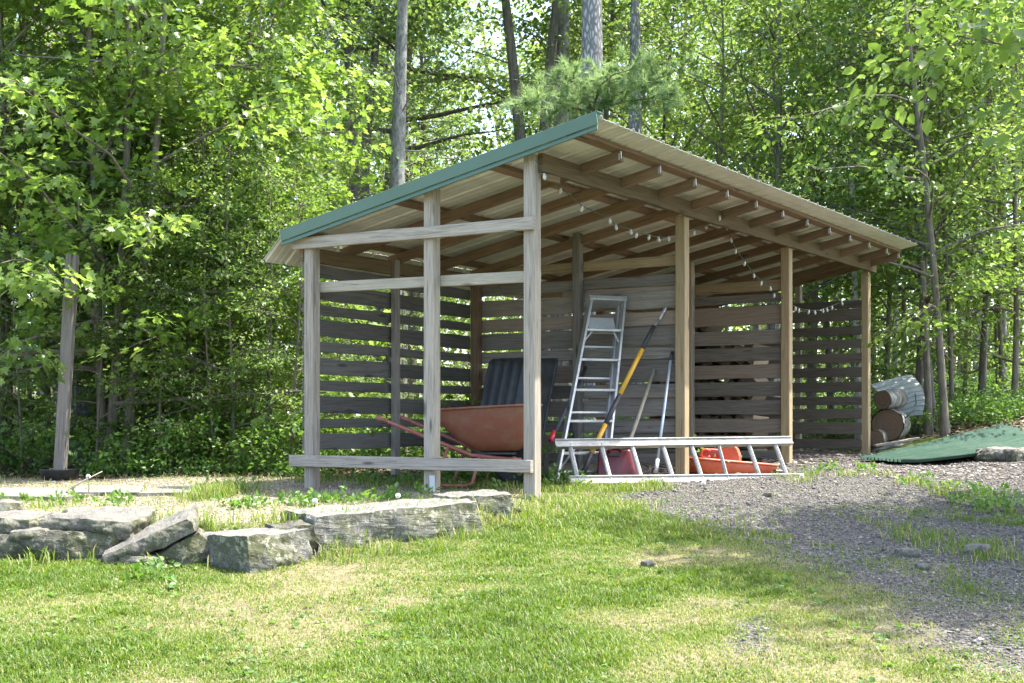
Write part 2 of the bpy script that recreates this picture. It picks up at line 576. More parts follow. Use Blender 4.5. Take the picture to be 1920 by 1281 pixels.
M['gravel'] = chipmat("gravel", [(0, (0.03892, 0.03672, 0.03415)), (.5, (0.12, 0.1114, 0.1002)), (.85, (0.2011, 0.1867, 0.1652)), (1, (0.3244, 0.2999, 0.2534))])
M['litter'] = chipmat("leaf litter", [(0, (0.051, 0.034, 0.02125)), (.6, (0.1445, 0.1062, 0.068)), (1, (0.34, 0.289, 0.221))])
M['chips'] = chipmat("wood chips", [(0, (.06, .047, .04)), (.6, (.18, .155, .13)), (1, (.40, .37, .33))])
M['bark_grey'] = barkmat("grey bark", (.24, .228, .21), (.04, .036, .032), (8, 8, 3.0), (.27, .275, .245))
M['bark_maple'] = barkmat("maple bark", (.21, .18, .145), (.075, .062, .05), (9, 9, 1.6))
M['bark_dark'] = barkmat("dark bark", (.17, .15, .125), (.05, .043, .036), (9, 9, 1.5))
M['bark_pine'] = barkmat("pine bark", (.42, .42, .43), (.15, .145, .145), (9, 9, 3.0), None, True)
M['bark_birch'] = barkmat("pale bark", (.46, .44, .39), (.16, .145, .125), (5, 5, 6))
M['log_end'] = wood("sawn log end", (.20, .135, .088), (.15, .098, .062), (.085, .052, .033), spread=.5)
M['log_bark'] = barkmat("log bark", (.20, .185, .16), (.06, .052, .043), (6, 6, 6), (.36, .37, .33))
M['split_wood'] = wood("split firewood", (.27, .215, .145), (.20, .155, .10), (.10, .07, .045), spread=.8)

# ------------------------------------------------------------------ ground sheet
def axis(lo, a, b, hi, fine, n_out):
    mid = np.arange(a, b + 1e-6, fine)
    l = a - np.geomspace(fine, a - lo, n_out)[::-1]
    h = b + np.geomspace(fine, hi - b, n_out)
    return np.concatenate([l, mid, h])

def poly_mask(x, y, poly, soft=.25):
    """soft inside mask of a ground polygon (signed distance)"""
    P = np.array(poly)
    inside = np.zeros(x.shape, bool)
    dist = np.full(x.shape, 1e9)
    n = len(P)
    for i in range(n):
        x0, y0 = P[i]; x1, y1 = P[(i + 1) % n]
        cond = ((y0 > y) != (y1 > y))
        with np.errstate(divide='ignore', invalid='ignore'):
            xi = (x1 - x0) * (y - y0) / (y1 - y0 if y1 != y0 else 1e-9) + x0
        inside ^= cond & (x < xi)
        ex, ey = x1 - x0, y1 - y0
        t = np.clip(((x - x0) * ex + (y - y0) * ey) / (ex * ex + ey * ey + 1e-12), 0, 1)
        dist = np.minimum(dist, np.hypot(x - x0 - t * ex, y - y0 - t * ey))
    sd = np.where(inside, dist, -dist)
    return np.clip(.5 + sd / (2 * soft), 0, 1)

DRIVE = [hit(*p) for p in ((1100, 940), (1180, 962), (1290, 985), (1400, 1010), (1480, 1060), (1590, 1100), (1680, 1150), (1760, 1220), (1830, 1275))]
DRIVE += [(3.2, 4.2), (9, 5.0), (10, 10.5), (6.2, 12.2), (4.6, 13.0), (3.9, 14.4), (3.3, 13.6), (2.6, 12.4), (1.6, 10.9), (.9, 9.9)]
PATCH = [hit(*p) for p in ((1365, 1170), (1430, 1160), (1450, 1190), (1425, 1228), (1380, 1225))]
SHEDFLOOR = [tuple(loc2w(u, v)[:2]) for u, v in ((.2, -.1), (7.5, -.1), (7.5, 2.2), (.1, 2.2))]

def masks(x, y):
    wob = .35 * (fbm(x * 2.1, y * 2.1, 21) - .5)
    gravel = poly_mask(x + wob, y + wob, DRIVE, .22)
    gravel = np.maximum(gravel, poly_mask(x + wob * .3, y + wob * .3, PATCH, .08))
    # grassy spots creeping into the right-hand part of the drive
    spots = sstep(.53, .64, fbm(x * 1.5 + 3, y * 1.5, 44)) * sstep(1.7, 2.6, x) * sstep(8.8, 7.6, y)
    spots = np.maximum(spots, .75 * sstep(5.2, 4.6, y - .35 * x + 0.9))
    gravel = gravel * (1 - .55 * spots)
    wy = np.interp(x, WALLX, WALLY)
    terr = sstep(.1, .3, y - wy) * sstep(.35, -.1, x)
    wood_line = np.interp(x, [-30, -8, -4.5, -2.2, -1.2, 0, 2, 3.6, 4.4, 6, 30], [13, 12.2, 12.0, 11.4, 11.2, 12.6, 15, 17, 17, 14.5, 14])
    forest = sstep(-.3, .4, y - wood_line + .8 * (fbm(x * .8, y * .8, 5) - .5))
    floor = poly_mask(x, y, SHEDFLOOR, .2)
    return gravel, terr, forest, floor

def dryness(x, y):
    d = fbm(x * 1.1 + 5, y * 1.6, 77, 4)
    d2 = fbm(x * 4, y * 5, 12, 3)
    return np.clip(.72 * d + .28 * d2, 0, 1)

gx = axis(-220, -5.2, 7.5, 220, .05, 26)
gy = axis(-60, 3.6, 17.5, 420, .05, 30)
X, Y = np.meshgrid(gx, gy)
Z = ground(X, Y)
nx, ny = len(gx), len(gy)
idx = np.arange(nx * ny).reshape(ny, nx)
faces = np.stack([idx[:-1, :-1], idx[:-1, 1:], idx[1:, 1:], idx[1:, :-1]], -1).reshape(-1, 4)
gr, te, fo, fl = masks(X, Y)
me = np_mesh("ground", np.stack([X, Y, Z], -1).reshape(-1, 3), [faces], smooth=True,
             extra={"gravel": gr.ravel(), "terrace": te.ravel(), "forest": fo.ravel(), "floor": fl.ravel(), "dry": dryness(X, Y).ravel()})
def groundmat():
    m, nt, b = newmat("ground soil")
    oc = coords(nt, "Object", (1, 1, 1))
    n1 = noise(nt, oc, 30, 5, .7)
    n2 = noise(nt, oc, 4, 5, .65)
    n3 = noise(nt, oc, 140, 3, .7)
    thatch = ramp(nt, mth(nt, 'ADD', mth(nt, 'MULTIPLY', n1, .5), mth(nt, 'MULTIPLY', n3, .5)), [(.36, (0.0697, 0.06396, 0.0287)), (.52, (0.164, 0.1476, 0.0779)), (.66, (0.2788, 0.246, 0.1558))])
    green = ramp(nt, n1, [(.35, (0.0425, 0.08075, 0.0119)), (.65, (0.09775, 0.1445, 0.0255))])
    lawn = mixc(nt, ramp(nt, attr(nt, "dry"), [(.40, (.0, .0, .0)), (.62, (1, 1, 1))]), green, thatch)
    vo = nt.nodes.new("ShaderNodeTexVoronoi"); vo.inputs["Scale"].default_value = 75
    nt.links.new(oc, vo.inputs["Vector"])
    sep = nt.nodes.new("ShaderNodeSeparateColor"); nt.links.new(vo.outputs["Color"], sep.inputs[0])
    grav = ramp(nt, sep.outputs[0], [(0, (0.03892, 0.03672, 0.03415)), (.5, (0.1038, 0.09673, 0.08704)), (1, (0.1946, 0.1805, 0.1597))])
    terr = ramp(nt, n1, [(.34, (0.112, 0.096, 0.06)), (.5, (0.216, 0.196, 0.144)), (.66, (0.36, 0.336, 0.28))])
    fore = ramp(nt, n1, [(.3, (.055, .045, .022)), (.5, (.11, .09, .05)), (.7, (.22, .18, .12))])
    dirt = ramp(nt, n1, [(.3, (.10, .085, .068)), (.7, (.24, .21, .175))])
    c = mixc(nt, attr(nt, "terrace"), lawn, terr)
    c = mixc(nt, attr(nt, "gravel"), c, grav)
    c = mixc(nt, attr(nt, "floor"), c, dirt)
    c = mixc(nt, attr(nt, "forest"), c, fore)
    c = mixc(nt, ramp(nt, n2, [(.35, (.45, .45, .45)), (.6, (0, 0, 0))]), c, mixc(nt, .6, c, (.03, .028, .02)))
    nt.links.new(c, b.inputs["Base Color"])
    b.inputs["Roughness"].default_value = .95
    b.inputs["Specular IOR Level"].default_value = .15
    bump(nt, b, mth(nt, 'ADD', n1, mth(nt, 'MULTIPLY', vo.outputs["Distance"], attr(nt, "gravel"))), .7, .02)
    return m
tag(link("ground", me, groundmat()), kind="structure")

# ------------------------------------------------------------------ scatter builders (numpy)
def frames(d, n):
    """orthonormal frame from direction d and approx normal n"""
    d = d / np.linalg.norm(d, axis=1, keepdims=True)
    s = np.cross(d, n); s /= np.linalg.norm(s, axis=1, keepdims=True) + 1e-9
    n = np.cross(s, d)
    return s, d, n

OVATE = (np.array([[0, 0, 0], [-.30, .30, .07], [-.27, .62, .06], [0, 1, -.10], [.27, .62, .06], [.30, .30, .07]]),
         [np.array([[0, 3, 2, 1], [0, 5, 4, 3]])])
DIAMOND = (np.array([[0, 0, 0], [-.33, .45, .09], [0, 1, -.06], [.33, .45, .09]]), [np.array([[0, 2, 1], [0, 3, 2]])])
_h = [(0, 0, 0), (.26, -.06, .03), (.52, .22, .06), (.30, .36, .05), (.47, .70, .04), (.20, .60, .03), (0, 1.0, -.08)]
MAPLE = (np.array(_h + [(-x, y, z) for x, y, z in _h[1:6]]), [np.array([[0, 1, 2, 3, 4, 5, 6], [0, 6, 11, 10, 9, 8, 7]])])

def leaf_mesh(name, P, D, Nn, S, tone, tmpl):
    """one mesh of leaves: P base points, D directions, Nn normals, S sizes"""
    T, F_ = tmpl
    s, d, n = frames(D, Nn)
    k = len(T)
    V = (P[:, None, :] + S[:, None, None] * (T[None, :, 0:1] * s[:, None, :] + T[None, :, 1:2] * d[:, None, :] + T[None, :, 2:3] * n[:, None, :]))
    V = V.reshape(-1, 3)
    off = (np.arange(len(P)) * k)[:, None, None]
    faces = [(f[None] + off).reshape(-1, f.shape[1]) for f in F_]
    return np_mesh(name, V, faces, tone=np.repeat(tone, k))

def rand_unit(n, r):
    v = r.normal(size=(n, 3)); return v / np.linalg.norm(v, axis=1, keepdims=True)

def sprays(centers, normals, outs, radius, m, leaf, r, jit=.45, droop=.35):
    """leaves in flat layered sprays; returns P, D, N, S, tone"""
    k = len(centers)
    C = np.repeat(centers, m, 0); NN = np.repeat(normals, m, 0); O = np.repeat(outs, m, 0)
    R = np.repeat(radius, m) * np.sqrt(r.random(k * m))
    th = r.random(k * m) * 2 * np.pi
    a, b_, n = frames(O, NN)
    rad = a * np.cos(th)[:, None] + b_ * np.sin(th)[:, None]
    P = C + rad * R[:, None] + n * (r.normal(size=k * m) * .05 * np.repeat(radius, m) / .3)[:, None]
    P[:, 2] -= .22 * R ** 2 / np.repeat(radius, m)
    D = rad * .7 + O * .5 + r.normal(size=(k * m, 3)) * .35
    D[:, 2] -= droop
    Nn = n + r.normal(size=(k * m, 3)) * jit
    S = leaf * (.5 + .9 * r.random(k * m))
    tone = np.clip(np.repeat(r.normal(.5, .2, k), m) + r.normal(0, .2, k * m), 0, 1)
    return P, D, Nn, S, tone

def poly_tube(V, Fc, pts, rs, n):
    b = len(V)
    pts = [Vector(p) for p in pts]
    ref = Vector((1, .2, .1))
    for k, p in enumerate(pts):
        d = (pts[min(k + 1, len(pts) - 1)] - pts[max(k - 1, 0)]).normalized()
        a = (ref - d * ref.dot(d)).normalized(); ref = a
        c = d.cross(a)
        for i in range(n):
            t = 2 * math.pi * i / n
            V.append(p + (a * math.cos(t) + c * math.sin(t)) * rs[k])
    for k in range(len(pts) - 1):
        for i in range(n):
            j = (i + 1) % n
            Fc.append((b + k * n + i, b + k * n + j, b + (k + 1) * n + j, b + (k + 1) * n + i))

def tree_meshes(kind, seed, H, r0, z0, R, limbs, spl, lps, leaf, spray_r, tmpl, stems=((0, 0, 0, 0),), up=.45, bare=0, prof=None, sides=9, wig=.12, zmax=None, dead=0):
    """returns (trunk mesh, crown mesh); stems: (x, y, leanx, leany)"""
    r = np.random.default_rng(seed)
    V, Fc = [], []
    SC, SN, SO = [], [], []
    for (sx, sy, lx, ly) in stems:
        nseg = 14
        w1, w2 = r.random(2) * 6
        pts, rs = [], []
        for k in range(nseg + 1):
            t = k / nseg
            z = -.15 + t * (H + .15)
            pts.append((sx + lx * t ** 1.2 + wig * math.sin(w1 + 3.3 * t) * t, sy + ly * t ** 1.2 + wig * math.sin(w2 + 2.7 * t) * t, z))
            flare = 1 + .5 * math.exp(-max(z, 0) / .18)
            rs.append(max(.008, r0 * (1 - t) ** .75 * flare + .004))
        poly_tube(V, Fc, pts, rs, sides)
        def trunk_at(z):
            t = min(max((z + .15) / (H + .15), 0), .999) * nseg
            k = int(t); f = t - k
            p = Vector(pts[k]).lerp(Vector(pts[k + 1]), f)
            return p, rs[k] * (1 - f) + rs[k + 1] * f
        az = r.random() * 6.28
        for q in range(limbs):
            fz = (q + r.random()) / limbs
            z = z0 + (min(H, zmax or H) * .97 - z0) * fz
            p, rr = trunk_at(z)
            az += 2.4 + r.normal() * .4
            shape = prof(fz) if prof else math.sin(math.pi * min(.97, .22 + .72 * fz)) ** .8
            L = R * shape * (.7 + .5 * r.random())
            el = up + .5 * fz + r.normal() * .15
            d = Vector((math.cos(az) * math.cos(el), math.sin(az) * math.cos(el), math.sin(el)))
            lp, lr = [p], [min(rr * .6, .05)]
            c = p.copy()
            ns = 5
            for k in range(ns):
                d = (d + Vector(r.normal(size=3) * .12) + Vector((0, 0, -.06))).normalized()
                c = c + d * (L / ns)
                lp.append(c.copy()); lr.append(max(.003, min(rr * .55, .045) * (1 - (k + 1) / ns) + .003))
            poly_tube(V, Fc, lp, lr, 5)
            if q < bare: continue
            for j in range(spl):
                t = .3 + .7 * (j + r.random()) / spl
                kk = min(int(t * ns), ns - 1)
                base = lp[kk].lerp(lp[kk + 1], t * ns - kk)
                side = Vector((-d.y, d.x, 0)).normalized() * (1 if j % 2 else -1)
                o = (d * .5 + side * (.8 * (1.15 - t)) + Vector(r.normal(size=3) * .22))
                o.z *= .4; o.normalize()
                cc = base + o * (spray_r * (.5 + .9 * r.random())) + Vector((0, 0, r.normal() * .07))
                poly_tube(V, Fc, [base, base.lerp(cc, .5) + Vector((0, 0, .02)), cc], [.006, .0045, .002], 3)
                SC.append(cc); SO.append(o)
                nrm = Vector((0, 0, 1)) + Vector(r.normal(size=3) * .3) + o * .15
                SN.append(nrm.normalized())
        for q in range(dead):
            z = .8 + r.random() * (z0 + 2 - .8)
            p, rr = trunk_at(z)
            a = r.random() * 6.28
            d = Vector((math.cos(a), math.sin(a), .15 + r.random() * .5)).normalized()
            lp = [p]; L = .5 + r.random() * 1.3
            for k in range(4):
                d = (d + Vector(r.normal(size=3) * .2)).normalized(); lp.append(lp[-1] + d * L / 4)
            poly_tube(V, Fc, lp, [.018, .013, .009, .006, .003], 4)
            poly_tube(V, Fc, [lp[2], lp[2] + (d + Vector(r.normal(size=3) * .6)) * .3], [.007, .002], 3)
    tm = np_mesh(kind + "_trunk", np.array([tuple(p) for p in V]), [np.array(Fc)], smooth=True)
    sc = np.array([tuple(p) for p in SC]); sn = np.array([tuple(p) for p in SN]); so = np.array([tuple(p) for p in SO])
    rad = spray_r * (.65 + .7 * r.random(len(sc)))
    P, D, Nn, S, tone = sprays(sc, sn, so, rad, lps, leaf, r)
    cm = leaf_mesh(kind + "_crown", P, D, Nn, S, tone, tmpl)
    return tm, cm

KINDS = {}
def kind(name, bark, leafm, **kw):
    tm, cm = tree_meshes(name, **kw)
    tm.materials.append(M[bark]); cm.materials.append(M[leafm])
    KINDS[name] = (tm, cm)

def plant_tree(kindname, name, x, y, label, cat="tree", group=None, rz=0.0, sc=1.0, lean=(0, 0), z=None):
    tm, cm = KINDS[kindname]
    o = empty(name, (x, y, (gz(x, y) if z is None else z) - .02), rz, label, cat, group)
    o.rotation_euler = (lean[0], lean[1], rz)
    o.scale = (sc, sc, sc)
    for nm, mm in (("trunk", tm), ("crown", cm)):
        c = bpy.data.objects.new(nm, mm); col.objects.link(c); c.parent = o
    return o

# ------------------------------------------------------------------ the shed (own frame: u along the front, v to the back, z up)
SHED_RZ = math.atan2(UY, UX)
shed = empty("shed", (AX, AY, AZ), SHED_RZ, "open-fronted slatted timber woodshed with a sloping tin roof and green edge trim", "shed")
D0 = 10.15
def zrow(y, d): return .521 + (YH - y) * d / F

def post(u, v, z1, mat, w=.09, w2=None, z0=None, mb=None):
    z0 = gl(u, v) - .12 if z0 is None else z0
    b = MB().beam((u, v, z0), (u, v, z1), w2 or w, w, up=(0, 1, 0), ch=.006, segs=5, wob=.002)
    return b.build("post", M[mat], shed)
def roofz(v): return 2.56 - .195 * (v + .55)

post(0, 0, 2.385, 'grey_wood', .092)
mp = post(0, .882, roofz(.88) - .03, 'grey_wood', .092)
post(0, 2.07, roofz(2.07) - .14, 'grey_wood', .092)
for u in (2.39, 4.796, 7.288):
    post(u, 0, 2.275, 'tan_wood', .092)
post(2.39, 2.16, roofz(2.16) - .14, 'brown_wood', .085)
post(2.39, 1.04, roofz(1.04) - .04, 'slats', .075)
post(1.115, 2.12, roofz(2.1) - .13, 'slats', .05, .075)
post(4.796, 1.08, roofz(1.08) - .04, 'grey_wood', .08)
post(4.796, 2.16, roofz(2.16) - .14, 'brown_wood', .09)
post(7.30, .83, roofz(.83) - .12, 'grey_wood', .07)
post(7.288, 2.1, roofz(2.1) - .14, 'brown_wood', .09)
bk = MB().beam((-.048, .845, gl(0, .88) + .01), (-.048, .845, gl(0, .88) + .13), .004, .05, up=(0, 1, 0), ch=.001)
bk.build("post_bracket", M['zinc'], mp)

# beams
MB().beam((.0, -.068, 2.33), (7.42, -.068, 2.335), .04, .13, segs=8, wob=.002).build("front_beam", M['beam_wood'], shed)
MB().beam((.05, -.066, 2.235), (.24, -.066, 2.242), .036, .05).build("beam_block", M['beam_wood'], shed)
MB().beam((-.05, 2.14, 1.845), (7.35, 2.19, 1.845), .04, .115, segs=6, wob=.003).build("back_beam", M['beam_wood'], shed)
# open end rails
MB().beam((-.066, 2.20, 1.925), (-.066, -.055, 1.895), .038, .088, segs=7, wob=.006).build("rail", M['grey_wood'], shed)
MB().beam((.066, 2.03, 1.58), (.066, -.02, 1.543), .036, .082, segs=6, wob=.004).build("rail", M['stick'], shed)
MB().beam((-.066, 2.24, .205), (-.066, -.04, .203), .038, .09, segs=6, wob=.003).build("rail", M['grey_wood'], shed)

# rafters, purlins, hangers
for i in range(12):
    u = .5536 + .6243 * i
    if i == 11: u = 7.24
    f = lambda v: roofz(v) - .025 - .035 - .042
    r = MB().beam((u, -.41, f(-.41)), (u, 2.24, f(2.24)), .038, .082, segs=4, wob=.002).build("rafter", M['brown_wood'], shed)
    h = MB().beam((u - .01, -.413, f(-.41) - .02), (u - .012, -.413, f(-.41) + .03), .012, .003, up=(0, 1, 0), ch=.0005)
    h.beam((u - .021, -.402, f(-.40) - .03), (u - .021, -.402, f(-.40) + .02), .003, .014, up=(0, 1, 0), ch=.0005)
    h.build("hanger", M['zinc'], r)
for v in (-.375, .33, 1.2, 2.12):
    MB().beam((-.09, v, roofz(v) - .042), (7.27, v, roofz(v) - .042), .085, .034, up=(0, .19, 1), segs=6, wob=.001).build("purlin", M['brown_wood'], shed)

# ribbed roofing sheet (green on top, tan under)
def ribbed(name, u0, u1, path, parent, mats, amp=.018):
    prof = []
    u = u0
    k = 0
    while u < u1:
        prof += [(u, 0), (u + .012, amp), (u + .034, amp), (u + .046, 0), (u + .095, 0), (u + .102, .004), (u + .118, .004), (u + .125, 0), (u + .165, 0), (u + .172, .004), (u + .188, .004), (u + .195, 0)]
        u += .2286
    prof = [p for p in prof if p[0] <= u1] + [(u1, 0)]
    n, m = len(prof), len(path)
    V, Fc, mi = [], [], []
    for off in (0, -.0022):
        for (v, z) in path:
            for (pu, pz) in prof:
                V.append((pu, v, z + pz + off))
    o = n * m
    for j in range(m - 1):
        for i in range(n - 1):
            a = j * n + i
            Fc.append((a, a + 1, a + n + 1, a + n)); mi.append(0)
            Fc.append((o + a, o + a + n, o + a + n + 1, o + a + 1)); mi.append(1)
    for i in range(n - 1):
        Fc.append((o + i, o + i + 1, i + 1, i)); mi.append(1)
        a = (m - 1) * n + i
        Fc.append((a, a + 1, o + a + 1, o + a)); mi.append(1)
    for j in range(m - 1):
        a = j * n
        Fc.append((a, a + n, o + a + n, o + a)); mi.append(1)
        a = j * n + n - 1
        Fc.append((o + a, o + a + n, a + n, a)); mi.append(1)
    me = bpy.data.meshes.new(name)
    me.from_pydata(V, [], Fc)
    me.polygons.foreach_set("material_index", mi)
    me.update()
    return link(name, me, mats, parent)
ribbed("roof_sheet", -.115, 7.30, [(-.61, roofz(-.61) - .022), (.9, roofz(.9) - .022), (2.30, roofz(2.30) - .022)], shed, [M['roof_top'], M['roof_under']])
ribbed("eave_skirt", -.12, 7.28, [(2.31, roofz(2.30) - .028), (2.50, 1.80)], shed, [M['roof_top'], M['roof_under']])
tr = MB()
a0, a1 = -.60, 2.28
tr.beam((-.135, a0, roofz(a0) - .022), (-.135, a1, roofz(a1) - .022), .008, .088, up=(0, .19, 1), ch=.001, tone=.5)
tr.beam((-.128, a0, roofz(a0) - .085), (-.128, a1, roofz(a1) - .085), .010, .036, up=(.28, .19, 1), ch=.001, tone=.5)
tr.beam((-.095, a0, roofz(a0) + .022), (-.095, a1, roofz(a1) + .022), .084, .004, up=(0, .19, 1), ch=.001, tone=.5)
tr.build("edge_trim", M['trim'], shed)

# slatted walls (one part each; boards are its pattern)
def slat(mb, p0, p1, zt, zb, horiz, tone=None):
    zc = (zt + zb) / 2
    a = Vector((p0[0], p0[1], zc + random.uniform(-.004, .004)))
    b = Vector((p1[0], p1[1], zc + random.uniform(-.004, .004)))
    mb.beam(a, b, .022, zt - zb, segs=8, wob=.006, tone=tone)

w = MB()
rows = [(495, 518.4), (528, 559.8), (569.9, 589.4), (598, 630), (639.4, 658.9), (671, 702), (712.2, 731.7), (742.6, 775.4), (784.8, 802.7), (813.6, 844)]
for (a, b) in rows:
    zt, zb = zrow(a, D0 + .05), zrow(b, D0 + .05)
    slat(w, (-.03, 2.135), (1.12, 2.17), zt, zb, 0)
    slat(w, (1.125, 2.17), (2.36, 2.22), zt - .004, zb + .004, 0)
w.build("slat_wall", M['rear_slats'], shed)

w = MB()
rows = [(1.80, 1.70), (1.655, 1.50), (1.477, 1.356), (1.341, 1.184), (1.163, 1.062), (1.02, .862), (.841, .719), (.697, .554), (.518, .413), (.385, .29), (.23, .14)]
for (a, b) in rows:
    cut = random.choice([1.05, 1.05, None])
    if cut:
        slat(w, (2.448, 2.2), (2.448, cut + .003), a, b, 1); slat(w, (2.448, cut), (2.448, .03), a - .003, b + .002, 1)
    else:
        slat(w, (2.448, 2.2), (2.448, .03), a, b, 1)
for k, (a, b) in enumerate([(1.70, 1.64), (1.50, 1.47), (1.36, 1.30), (1.18, 1.12), (1.06, .99), (.87, .81), (.72, .66), (.56, .49), (.42, .36)]):
    if k in (1, 3, 5, 7): continue
    c0 = random.uniform(.5, 1.3)
    slat(w, (2.472, c0), (2.472, .06), a + .05, b - .04, 1, tone=.95 if k % 3 == 0 else random.random() * .5)
w.build("slat_wall", M['slats'], shed)
MB().beam((2.448, 2.15, 1.92), (2.448, .02, 1.912), .03, .088, segs=4, wob=.003).build("tie_beam", M['tan_wood'], shed)

w = MB()
D2 = 13.24
rows = [(527, 547.6), (551.6, 568), (574, 609.5), (618.6, 645), (651, 676.5), (683, 709), (716, 743), (750.6, 777.7), (785, 811), (817, 838), (845, 860)]
for (a, b) in rows[1:]:
    slat(w, (4.855, 2.2), (4.855, .02), zrow(a, D2), zrow(b, D2), 1)
w.build("slat_wall", M['slats'], shed)
MB().beam((4.855, 2.2, zrow(537, D2)), (4.855, .02, zrow(537, D2)), .03, .11, segs=4, wob=.005).build("tie_beam", M['tan_wood'], shed)

w = MB()
D3 = 15.3
rows = [(566, 580), (582.5, 603.4), (613.6, 630), (638, 655), (664, 682), (690, 708), (717, 736), (744, 760), (767, 786), (792, 814), (823.5, 841), (846.5, 857)]
for (a, b) in rows:
    slat(w, (7.245, 1.95), (7.245, .03), zrow(a, D3), zrow(b, D3), 1)
w.build("slat_wall", M['end_slats'], shed)

# ------------------------------------------------------------------ helper: parts built in world space under a thing
def wb(mb, name, mat, root, parent=None):
    o = root.location
    mb.v = [(p[0] - o.x, p[1] - o.y, p[2] - o.z) for p in mb.v]
    return mb.build(name, mat, parent or root)

# ------------------------------------------------------------------ string lights
sl = empty("string_lights", tuple(loc2w(0, -.1, 2.2)), 0, "string of frosted pointed bulbs drooping on a thin wire under the shed's front beam", "string lights")
PT = [(1004, 300), (1020, 325), (1052, 352), (1092, 386), (1143, 409), (1154, 421), (1182, 430), (1194, 436), (1218, 440), (1234, 444), (1254, 443), (1271, 438), (1302, 432), (1325, 421), (1335, 414), (1349, 404), (1364, 422), (1370, 446), (1379, 467), (1397, 490), (1413, 513), (1428, 527), (1444, 537), (1452, 550), (1474, 562), (1491, 575), (1498, 578), (1517, 581), (1527, 582), (1543, 579), (1550, 577), (1560, 573), (1578, 565), (1612, 560)]
wp = []
for (px, py) in PT:
    v = -.10 if px < 1030 or 1340 < px < 1356 else (.0 if px > 1460 else .08)
    wp.append(loc2w(*local_v(px, py, v)))
dense = []
for a, b in zip(wp[:-1], wp[1:]):
    for t in (0, .5): dense.append(a.lerp(b, t) - Vector((0, 0, .006 if t else 0)))
dense.append(wp[-1])
wb(MB().tube(dense, .0035, 5), "wire", M['wire'], sl)
for k, p in enumerate(wp[1:-1]):
    t = Vector((random.uniform(-.25, .25), random.uniform(-.25, .25), -1)).normalized()
    b = MB().lathe([(.0, 0), (.009, .002), (.010, .014), (.013, .022), (.014, .03), (.010, .041), (.003, .05), (0, .051)], 10,
                   p, M=t.to_track_quat('Z', 'Y').to_matrix())
    wb(b, "bulb", M['bulb'], sl)

# ------------------------------------------------------------------ stepladder leaning folded on the partition
st = empty("stepladder", tuple(loc2w(1.35, .40, gl(1.35, .40))), 0, "grey aluminium stepladder folded and leaning on the slatted partition", "ladder")
gz0 = gl(1.35, .40)
FL0, FL1 = Vector((1.157, .517, gz0)), Vector((2.15, .77, 1.565))
FR0, FR1 = Vector((1.551, .283, gz0)), Vector((2.40, .575, 1.565))
W = lambda p: loc2w(p[0], p[1], p[2])
axis_d = (W(FL1) - W(FL0)).normalized()
def onl(t): return FL1.lerp(FL0, t), FR1.lerp(FR0, t)
facing = (W(FL0) - W(FR0)).cross(axis_d).normalized()       # normal of the ladder plane
if facing.y > 0: facing = -facing
for (a, b) in ((FL0, FL1), (FR0, FR1)):
    r = MB().beam(W(a), W(b), .07, .022, up=(W(FL0) - W(FR0)), ch=.003, tone=.5)
    wb(r, "rail", M['alu'], st)
for t in (.168, .34, .51, .68, .85):
    a, b = onl(t)
    s = MB().beam(W(a), W(b), .07, .022, up=(0, 0, 1), ch=.003, tone=.5)
    wb(s, "step", M['alu'], st)
    if t < .2:
        a2, b2 = onl(t + .075)
        for e0, e1 in ((a2, a.lerp(b, .22)), (b2, b.lerp(a, .22))):
            wb(MB().beam(W(e0), W(e1), .012, .016, ch=.002), "brace", M['alu'], st)
a, b = onl(-.012)
cp = MB().beam(W(a) + (W(a) - W(b)) * .06 - facing * .03, W(b) + (W(b) - W(a)) * .06 - facing * .03, .14, .045, up=axis_d, ch=.006, tone=.5)
wb(cp, "top_cap", M['alu'], st)
a, b = onl(.125)
sh = MB().beam(W(a.lerp(b, .12)) - facing * .05, W(a.lerp(b, .88)) - facing * .05, .012, .16, up=axis_d, ch=.002, tone=.5)
wb(sh, "pail_shelf", M['zinc'], st)
for (p, q, k) in ((FL0, FL1, .10), (FR0, FR1, .10)):
    a, b = onl(1.0 if p is FL0 else 1.0)
    off = -facing * .075
    e0 = W(p.lerp(FL0.lerp(FR0, .5), .09)) + off * .6; e1 = W(q.lerp(FL1.lerp(FR1, .5), .1)) + off
    wb(MB().beam(e0, e1, .04, .02, up=(W(FL0) - W(FR0)), ch=.002, tone=.5), "rear_leg", M['alu'], st)
for t in (.245, .425, .615, .80, .93):
    a, b = onl(t)
    wb(MB().beam(W(a.lerp(b, .07)) - facing * .07, W(b.lerp(a, .07)) - facing * .07, .02, .02, up=axis_d, ch=.003, tone=.5), "rear_bar", M['alu'], st)
a, b = onl(.96); a2, b2 = onl(.80)
wb(MB().beam(W(a) - facing * .07, W(a2.lerp(b2, .35)) - facing * .07, .012, .018, ch=.002), "brace", M['alu'], st)

